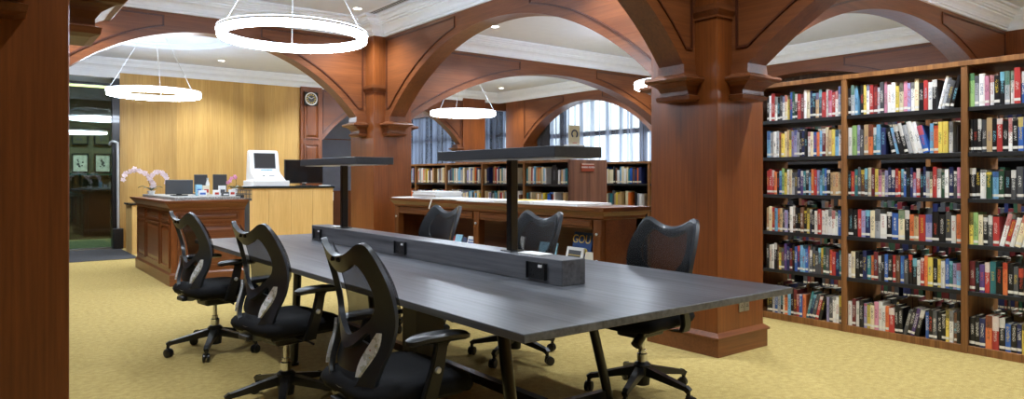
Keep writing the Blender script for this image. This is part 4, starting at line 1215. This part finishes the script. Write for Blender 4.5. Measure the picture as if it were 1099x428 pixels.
def lines_x(t, w, h, lean):
    bm = B()
    for z in (.3, .45, .6, .75): box(bm, lean*z-.004, lean*z-.001, -w*.75, w*.75, h*z, h*z+.012)
    obj('print_line', bm, M['blue_print'], t)
leaflet_stand('brochure', 6.19, 6.39, BZ, .60, 4.25, 'paper', 'white brochure with blue lines beside the middle pilaster', 'brochure', lines_x)
leaflet_stand('brochure', 6.51, 6.64, BZ, .605, 4.25, 'sky_print', 'small sky blue brochure behind the far right-hand chair', 'brochure')
leaflet_stand('brochure', 6.41, 6.49, BZ, .58, 4.25, 'navy', 'small navy brochure between two brighter brochures', 'brochure')
leaflet_stand('brochure', 6.66, 6.74, BZ, .58, 4.25, 'red_print', 'small red brochure behind the far right-hand chair', 'brochure')
leaflet_stand('brochure', 5.38, 5.50, BZ, .66, 4.25, 'paper', 'white card standing just left of the nearer lamp pole', 'card', lambda t, w, h, l: obj('red_spot', (lambda bm: (box(bm, l*.2-.004, l*.2, -w*.7, w*.1, h*.15, h*.3), bm)[1])(B()), M['red_print'], t))
# papers on the counter
def sheets(name, x0, x1, y0, y1, z0, n, lab, cat, seed, th=.0045):
    rnd = random.Random(seed)
    t = thing(name, lab, cat, ((x0+x1)/2, (y0+y1)/2, z0))
    for k in range(n):
        bm = B(); a, b = rnd.uniform(-.012, .012), rnd.uniform(-.015, .015)
        prev = None; m = 10
        for i in range(m+1):
            y = y0+b+(y1-y0)*i/m; z = z0+k*th+(.004*math.sin(i*.9+k) if k == n-1 and n > 3 else 0)*.5
            q = [bm.verts.new(p) for p in ((x0+a, y, z), (x1+a, y, z), (x1+a, y, z+th*.9), (x0+a, y, z+th*.9))]
            if prev:
                for j in range(4): bm.faces.new((prev[j], q[j], q[(j+1) % 4], prev[(j+1) % 4]))
            else: bm.faces.new(q)
            prev = q
        bm.faces.new(prev[::-1]); obj('sheet', bm, M['paper'], t, True)
z = DT+.0005
sheets('newspaper_stack', 4.16, 4.52, 6.86, 7.40, z+.0, 8, 'tall white paper stack at the far end of the display counter', 'papers', 1, .011)
sheets('newspaper', 4.06, 4.50, 6.25, 6.84, z, 2, 'white newspaper on the counter just right of the tall stack', 'newspaper', 2, .01)
sheets('newspaper', 4.04, 4.46, 5.62, 6.22, z, 2, 'folded newspaper in the middle of the display counter', 'newspaper', 3, .011)
sheets('newspaper', 4.05, 4.50, 5.00, 5.58, z, 3, 'white newspaper behind the nearer table lamp pole', 'newspaper', 4, .009)
sheets('newspaper', 4.06, 4.48, 4.36, 4.96, z, 3, 'newspaper nearest the right end of the display counter', 'newspaper', 5, .008)
sheets('newspaper', 4.06, 4.44, 7.42, 7.74, z, 1, 'single white sheet at the far left end of the counter', 'paper', 6, .01)
sheets('folder', 4.15, 4.35, 5.12, 5.42, z+.028, 1, 'yellow edged folder lying on the newspaper', 'folder', 8, .006)
for o in bpy.data.objects:
    if o.name.startswith('sheet') and o.parent and o.parent.name.startswith('folder'): o.data.materials[0] = M['yellow']
tag(obj('hanging_tag', (lambda bm: (bar(bm, (4.015, 6.70, 1.012), (4.012, 6.76, .90), .02, .002, up=(1, 0, 0)), bm)[1])(B()), M['paper'], at=(4.013, 6.73, .96)), 'white paper strip hanging over the counter edge above a chair', 'paper strip')

# ------------------------------------------------------------------ carved reception desk
EX0, EX1, EY0, EY1 = 1.735, 2.555, 8.675, 10.85
t = thing('reception_desk', 'carved reddish wood reception desk with raised panels, left side', 'desk', (2.14, 9.76, 0))
bm = B(); box(bm, EX0, EX1, EY0, EY1, .0, .90, .003, 1); obj('body', bm, M['red_z'], t, True)
bm = B(); box(bm, EX0-.02, EX1+.02, EY0-.02, EY1+.02, 0, .13, .002, 1); frustum(bm, (EX0-.02, EX1+.02, EY0-.02, EY1+.02), (EX0-.002, EX1+.002, EY0-.002, EY1+.002), 'z', .13, .15); obj('plinth', bm, M['red_x'], t, True)
bm = B(); prev = None
for z, e in ((.86, .0), (.87, .012), (.895, .015), (.91, .03), (.94, .055), (.952, .06), (.958, .075), (.985, .078)):
    r_ = [bm.verts.new((*p, z)) for p in ((EX0-e, EY0-e), (EX1+e*.3, EY0-e), (EX1+e*.3, EY1+e), (EX0-e, EY1+e))]
    if prev:
        for i in range(4): bm.faces.new((prev[i], prev[(i+1) % 4], r_[(i+1) % 4], r_[i]))
    else: bm.faces.new(r_[::-1])
    prev = r_
bm.faces.new(prev); obj('cornice_top', bm, M['red_x'], t, True)
bm = B(); box(bm, EX0+.06, EX1-.02, EY0+.1, EY1-.05, .985, 1.02, .004); obj('granite_ledge', bm, M['granite'], t, True)
def raised(t, axis, c, sgn, u0, u1, v0, v1):
    bm = B()
    ring_prism(bm, [(u0, v0), (u1, v0), (u1, v1), (u0, v1)], .022, axis, c-sgn*.002, c+sgn*.014)
    e = min(.05, (v1-v0)*.2)
    frustum(bm, (u0+.022, u1-.022, v0+.022, v1-.022), (u0+.022+e, u1-.022-e, v0+.022+e, v1-.022-e), axis, c-sgn*.001, c+sgn*.010)
    obj('raised_panel', bm, M['red_z' if v1-v0 > u1-u0 else 'red_'+('y' if axis == 'x' else 'x')], t, True)
for a, b in ((8.74, 9.2), (9.3, 10.1), (10.2, 10.78)):
    raised(t, 'x', EX0, -1, a, b, .2, .70); raised(t, 'x', EX0, -1, a, b, .73, .84)
raised(t, 'y', EY0, -1, 1.80, 2.49, .73, .84); raised(t, 'y', EY0, -1, 1.80, 2.49, .2, .70)

# oak counter with the kiosk
t = thing('oak_counter', 'pale oak counter with dark stone top carrying the kiosk', 'counter', (4.4, 12.5, 0))
for k in range(4):
    x0 = 3.61+k*.395; bm = B(); box(bm, x0+.002, x0+.393, 12.2, 12.22, .08, 1.06, .001, 1); obj('front_panel', bm, M['oak_plain'], t, True)
bm = B(); box(bm, 3.61, 5.19, 12.22, 12.9, 0, 1.06); obj('body', bm, M['oak_plain'], t, True)
bm = B(); box(bm, 3.56, 5.21, 12.17, 12.95, 1.06, 1.097, .003, 1); obj('stone_top', bm, M['dark_top'], t, True)
bm = B(); box(bm, 5.19, 5.24, 12.3, 12.36, .82, .98, .004); obj('switch_box', bm, M['white'], t, True)
t = thing('low_cabinet', 'low oak cabinet with dark top, left of the reception desk', 'cabinet', (2.4, 12.9, 0))
bm = B(); box(bm, 1.96, 3.2, 12.72, 13.3, 0, .80); obj('body', bm, M['oak_plain'], t, True)
bm = B(); box(bm, 1.93, 3.22, 12.69, 13.32, .80, .83, .003, 1); obj('stone_top', bm, M['dark_top'], t, True)
bm = B(); box(bm, 2.12, 2.17, 12.71, 12.722, .02, .79); obj('painted_lit_edge', bm, M['yellow'], t, True)  # yellow colour stands in for light catching the cabinet's edge

CT = 1.0975
t = thing('checkout_kiosk', 'white self-service checkout machine with sloped bed and small screen', 'kiosk', (4.07, 12.5, CT))
prof = [(12.25, CT), (12.85, CT), (12.85, CT+.12), (12.80, CT+.60), (12.78, CT+.645), (12.71, CT+.645), (12.66, CT+.60), (12.605, CT+.27), (12.56, CT+.22), (12.36, CT+.13), (12.27, CT+.115), (12.25, CT+.09)]
bm = B(); prism(bm, prof, 'x', 3.81, 4.33); bmesh.ops.bevel(bm, geom=[e for e in bm.edges], offset=.012, segments=2, affect='EDGES'); obj('body', bm, M['white'], t, True, sm=40)
bm = B(); box(bm, 3.76, 4.39, 12.24, 12.86, CT, CT+.10, .012); obj('base', bm, M['white'], t, True)
def on_slope(u0, u1, p, q, a, b, off):
    """slab lying on the profile edge p-q between fractions a and b"""
    p, q = Vector(p), Vector(q); d = q-p; n = Vector((-d.y, d.x)).normalized()
    if n.x > 0: n = -n
    A, C = p+d*a, p+d*b
    bm = B(); pts = [A-n*.004, C-n*.004, C+n*off, A+n*off]
    prism(bm, [tuple(k) for k in pts], 'x', u0, u1); return bm
obj('screen_bezel', on_slope(3.885, 4.265, prof[7], prof[6], .14, .98, .004), M['grey_box'], t, True)
obj('screen', on_slope(3.90, 4.25, prof[7], prof[6], .18, .94, .006), M['screen_grey'], t, True)
obj('blue_caption', on_slope(4.0, 4.2, prof[7], prof[6], .03, .09, .003), M['sky_print'], t, True)
obj('card_slot', on_slope(3.99, 4.03, prof[9], prof[8], .55, .72, .004), M['black'], t, True)
obj('receipt_slot', on_slope(4.10, 4.20, prof[9], prof[8], .55, .66, .004), M['black'], t, True)

t = thing('flat_monitor', 'wide black screen beside the white kiosk', 'monitor', (4.8, 12.62, CT))
bm = B(); box(bm, 4.42, 5.15, 12.58, 12.625, CT+.045, CT+.485, .006); obj('casing', bm, M['black'], t, True)
bm = B(); box(bm, 4.435, 5.135, 12.574, 12.58, CT+.065, CT+.47); obj('screen', bm, M['screen'], t, True)
bm = B(); box(bm, 4.66, 4.90, 12.50, 12.70, CT, CT+.012, .004); box(bm, 4.76, 4.82, 12.6, 12.63, CT+.01, CT+.06); obj('stand', bm, M['black'], t, True)
bm = B(); box(bm, 4.74, 4.83, 12.572, 12.576, CT+.05, CT+.06); k = obj('badge', bm, M['silver'], t, True)
tag(obj('paper_pad', (lambda bm: (box(bm, 5.0, 5.16, 12.24, 12.42, CT, CT+.014, .001, 1), bm)[1])(B()), M['paper'], at=(5.08, 12.33, CT)), 'white pad at the right end of the oak counter', 'paper pad')
tag(obj('paper_pad', (lambda bm: (box(bm, 3.62, 3.75, 12.25, 12.45, CT, CT+.012, .001, 1), bm)[1])(B()), M['paper'], at=(3.7, 12.35, CT)), 'white pad left of the kiosk beside the small orchid', 'paper pad')

# things on the reception desk
DTZ = 1.0205
def back_monitor(x0, x1, y, z0, z1, lab, tilt=0):
    t = thing('desk_monitor', lab, 'monitor', ((x0+x1)/2, y, DTZ))
    bm = B(); box(bm, x0, x1, y-.015, y+.02, z0, z1, .006); obj('casing', bm, M['grey_box'], t, True)
    bm = B(); box(bm, x0+.012, x1-.012, y+.02, y+.023, z0+.012, z1-.012); obj('screen', bm, M['screen'], t, True)
    bm = B(); box(bm, (x0+x1)/2-.03, (x0+x1)/2+.03, y+.0, y+.03, DTZ, z0+.05); box(bm, (x0+x1)/2-.09, (x0+x1)/2+.09, y-.06, y+.09, DTZ, DTZ+.012, .003); obj('stand', bm, M['black'], t, True)
back_monitor(1.835, 2.155, 9.5, 1.04, 1.222, 'wide dark monitor on the reception desk behind the orchid')
back_monitor(2.33, 2.50, 10.2, 1.05, 1.292, 'left of two upright dark monitors on the reception desk')
t_ = thing('desk_monitor', 'right of two upright dark monitors near the small orchid', 'monitor', (2.70, 10.3, 0))
bm = B(); box(bm, 2.60, 2.785, 10.285, 10.32, .55, 1.296, .006); obj('casing', bm, M['grey_box'], t_, True)
bm = B(); box(bm, 2.62, 2.76, 10.25, 10.5, 0, .55, .01); obj('stand', bm, M['black'], t_, True)
rnd = random.Random(5)
ITEMS = [('card_box', 2.155, 2.245, 9.22, .07, 'white', 'white card box right of the wide desk monitor', 'blue_print'), ('card_box', 2.165, 2.235, 9.40, .14, 'sky_print', 'blue and white leaflet holder behind the white card box', 'blue_print'),
         ('card_box', 2.30, 2.37, 9.10, .075, 'paper', 'white box with red and blue print on the reception desk', 'red_print'), ('card_box', 2.33, 2.41, 9.75, .125, 'beige', 'cream card holder before the upright monitors', 'red_print'),
         ('leaflet_tray', 2.375, 2.46, 9.0, .05, 'grey_box', 'low grey tray at the front right of the reception desk', 'paper'), ('card_box', 2.45, 2.53, 9.42, .125, 'white', 'white leaflet holder below the right upright monitor', 'grey_box'),
         ('card_box', 2.455, 2.525, 8.98, .08, 'paper', 'white box with brown pictures at the desk corner', 'red_print')]
for nm, x0, x1, y, h, m, lab, m2 in ITEMS:
    t = thing(nm, lab, 'desk item', ((x0+x1)/2, y, DTZ))
    bm = B(); box(bm, x0, x1, y-.03, y+.03, DTZ, DTZ+h, .002, 1); obj('body', bm, M[m], t, True)
    bm = B(); box(bm, x0+.012, x1-.012, y-.033, y-.029, DTZ+h*.25, DTZ+h*.6); obj('printed_front', bm, M[m2], t, True)
t = thing('white_bottle', 'slim white bottle in front of the right upright monitor', 'bottle', (2.43, 9.9, DTZ))
bm = B(); lathe(bm, [(.02, 0), (.024, .01), (.024, .15), (.012, .19), (.012, .21)], (0, 0, 0), 16); obj('body', bm, M['white'], t, sm=40)
bm = B(); lathe(bm, [(.014, .20), (.014, .225)], (0, 0, 0), 12); obj('cap', bm, M['silver'], t, sm=40)
t = thing('wire_basket', 'dark grey wire basket on a stand at the right end of the reception desk', 'basket', (2.67, 9.18, 0))
bm = B()
for k in range(7): bar(bm, (2.605, 9.0+k*.06, .98), (2.605, 9.0+k*.06, 1.09), .006, .006); bar(bm, (2.735, 9.0+k*.06, .98), (2.735, 9.0+k*.06, 1.09), .006, .006)
for k in range(3): bar(bm, (2.63+k*.04, 9.0, .98), (2.63+k*.04, 9.0, 1.09), .006, .006)
for zz in (1.04, 1.09): ring_prism(bm, [(2.60, 8.995), (2.74, 8.995), (2.74, 9.37), (2.60, 9.37)], .008, 'z', zz-.004, zz+.004)
obj('wires', bm, M['grey_box'], t, True)
bm = B(); box(bm, 2.60, 2.74, 8.995, 9.37, .955, .985); obj('tray', bm, M['grey_box'], t, True)
bm = B(); box(bm, 2.62, 2.72, 9.02, 9.34, 0, .955); obj('stand', bm, M['grey_box'], t, True)

def flower_bm(r, face, mat_c):
    bm = B(); f = Vector(face).normalized(); u = f.cross(Vector((0, 0, 1))).normalized(); w = u.cross(f)
    for k in range(5):
        a = 2*PI*k/5+PI/2; d = u*math.cos(a)+w*math.sin(a); s = u*-math.sin(a)+w*math.cos(a)
        c = d*r*.55+f*.003*(k % 2)
        ring = [bm.verts.new(c+d*r*.5*math.cos(q)+s*r*.38*math.sin(q)+f*(.002)) for q in [2*PI*i/10 for i in range(10)]]
        tip = bm.verts.new(c+f*.006); low = bm.verts.new(c-f*.003)
        for i in range(10): bm.faces.new((ring[i], ring[(i+1) % 10], tip)); bm.faces.new((ring[(i+1) % 10], ring[i], low))
    return bm
def orchid(lab, base, stems, leaves, potr, poth, petal, fr, cat='orchid'):
    t = thing('potted_orchid', lab, cat, base)
    bm = B(); lathe(bm, [(potr*.75, 0), (potr, poth*.9), (potr*1.06, poth*.92), (potr*1.06, poth), (potr*.9, poth), (potr*.85, poth*.9)], (0, 0, 0), 24); obj('pot', bm, M['white'], t, sm=40)
    for a, l in leaves:
        bm = B(); prev = None
        for i in range(9):
            k = i/8; c = Vector((math.cos(a)*l*k, math.sin(a)*l*k, poth+.06*math.sin(k*2.4)*l/.15)); s = Vector((-math.sin(a), math.cos(a), 0))*(.026*math.sin(PI*min(.97, k*.9+.1)))
            q = [bm.verts.new(c-s), bm.verts.new(c+Vector((0, 0, -.006))), bm.verts.new(c+s), bm.verts.new(c+Vector((0, 0, .003)))]
            if prev:
                for j in range(4): bm.faces.new((prev[j], q[j], q[(j+1) % 4], prev[(j+1) % 4]))
            else: bm.faces.new(q)
            prev = q
        bm.faces.new(prev[::-1]); obj('leaf', bm, M['leaf'], t, sm=50)
    proto = None
    for pts, n0, n in stems:
        path = smooth_path(pts, 6)
        bm = B(); tube(bm, path, .004, 6, .0025); obj('flower_stem', bm, M['stem'], t, sm=60)
        for k in range(n):
            p = path[int(n0+(len(path)-1-n0)*k/max(1, n-1))]+Vector((rnd.uniform(-.012, .012), -.012, rnd.uniform(-.02, .012)))
            if proto is None:
                proto = obj('flower', flower_bm(fr, (-.15, -1, .1), None), M[petal], t, sm=60); f = proto
            else:
                f = proto.copy(); COL.objects.link(f); f.parent = t
            f.location = p; f.rotation_euler = (rnd.uniform(-.4, .4), rnd.uniform(-1, 1), rnd.uniform(-.6, .5))
orchid('white and pink orchid with arching sprays on the reception desk', (1.86, 10.55, DTZ),
       [([(0, 0, .05), (-.04, 0, .20), (-.09, 0, .30), (-.2, 0, .345), (-.3, -.01, .30), (-.345, -.02, .22)], 11, 14),
        ([(0, 0, .05), (.0, 0, .16), (.02, 0, .27), (.09, 0, .31), (.16, 0, .27), (.19, 0, .17)], 11, 13),
        ([(0, 0, .05), (.02, -.01, .12), (-.01, -.02, .2), (-.05, -.03, .24)], 5, 9)],
       [(2.9, .16), (.2, .15), (3.6, .12), (5.3, .1), (1.2, .12)], .05, .05, 'petal', .034)
orchid('small pink orchid in a white pot at the desk end', (2.70, 9.6, 1.02), [([(0, 0, .06), (.02, 0, .16), (.0, 0, .24), (-.06, 0, .22), (-.085, 0, .16)], 10, 5)], [(.4, .09), (2.6, .08)], .035, .085, 'petal_pink', .026)
bm = B(); box(bm, 2.61, 2.79, 9.5, 9.7, .96, 1.0195, .003, 1)
box(bm, 2.615, 2.785, 9.505, 9.695, 0, .96)
tag(obj('plant_pedestal', bm, M['black'], at=(2.70, 9.6, 0)), 'dark pedestal under the small pink orchid', 'pedestal')

# power socket on the large pillar
t = thing('wall_socket', 'double steel power socket low on the large right pillar', 'power socket', (4.375, 2.945, .33))
for k in (-1, 1):
    bm = B(); box(bm, 4.375+k*.032-.029, 4.375+k*.032+.029, 2.936, 2.9455, .285, .385, .003, 1); p = obj('face_plate', bm, M['steel'], t, True)
    bm = B()
    for a, b in ((-.009, .0), (.009, 0), (0, .014)): box(bm, 4.375+k*.032+a-.003, 4.375+k*.032+a+.003, 2.9345, 2.9365, .32+b-.004, .32+b+.004)
    obj('pin_hole', bm, M['black'], p, True)
    bm = B(); box(bm, 4.375+k*.032-.008, 4.375+k*.032+.008, 2.933, 2.9365, .355, .372, .001, 1); obj('rocker_switch', bm, M['white'], p, True)

# ------------------------------------------------------------------ light, camera, colour management
w = bpy.data.worlds.new('daylight'); SC.world = w; w.use_nodes = True
nt = w.node_tree; bg = nt.nodes['Background']
bg.inputs[0].default_value = (.80, .90, 1.0, 1); bg.inputs[1].default_value = 1.5
cam = bpy.data.cameras.new('camera'); co = bpy.data.objects.new('camera', cam); COL.objects.link(co)
cam.sensor_width = 36; cam.lens = 742.3/1099*36; cam.shift_y = -(214-190.5)/1099; cam.clip_start = .05
co.location = (0, 0, 1.25); co.rotation_euler = (PI/2, 0, -.6553)
SC.camera = co
SC.view_settings.view_transform = 'Standard'; SC.view_settings.look = 'None'
SC.view_settings.exposure = 0.93; SC.view_settings.gamma = 1; SC.view_settings.use_curve_mapping = False
SC.cycles.use_denoising = True
SC.cycles.max_bounces = 8; SC.cycles.transparent_max_bounces = 16
SC.cycles.sample_clamp_indirect = 6
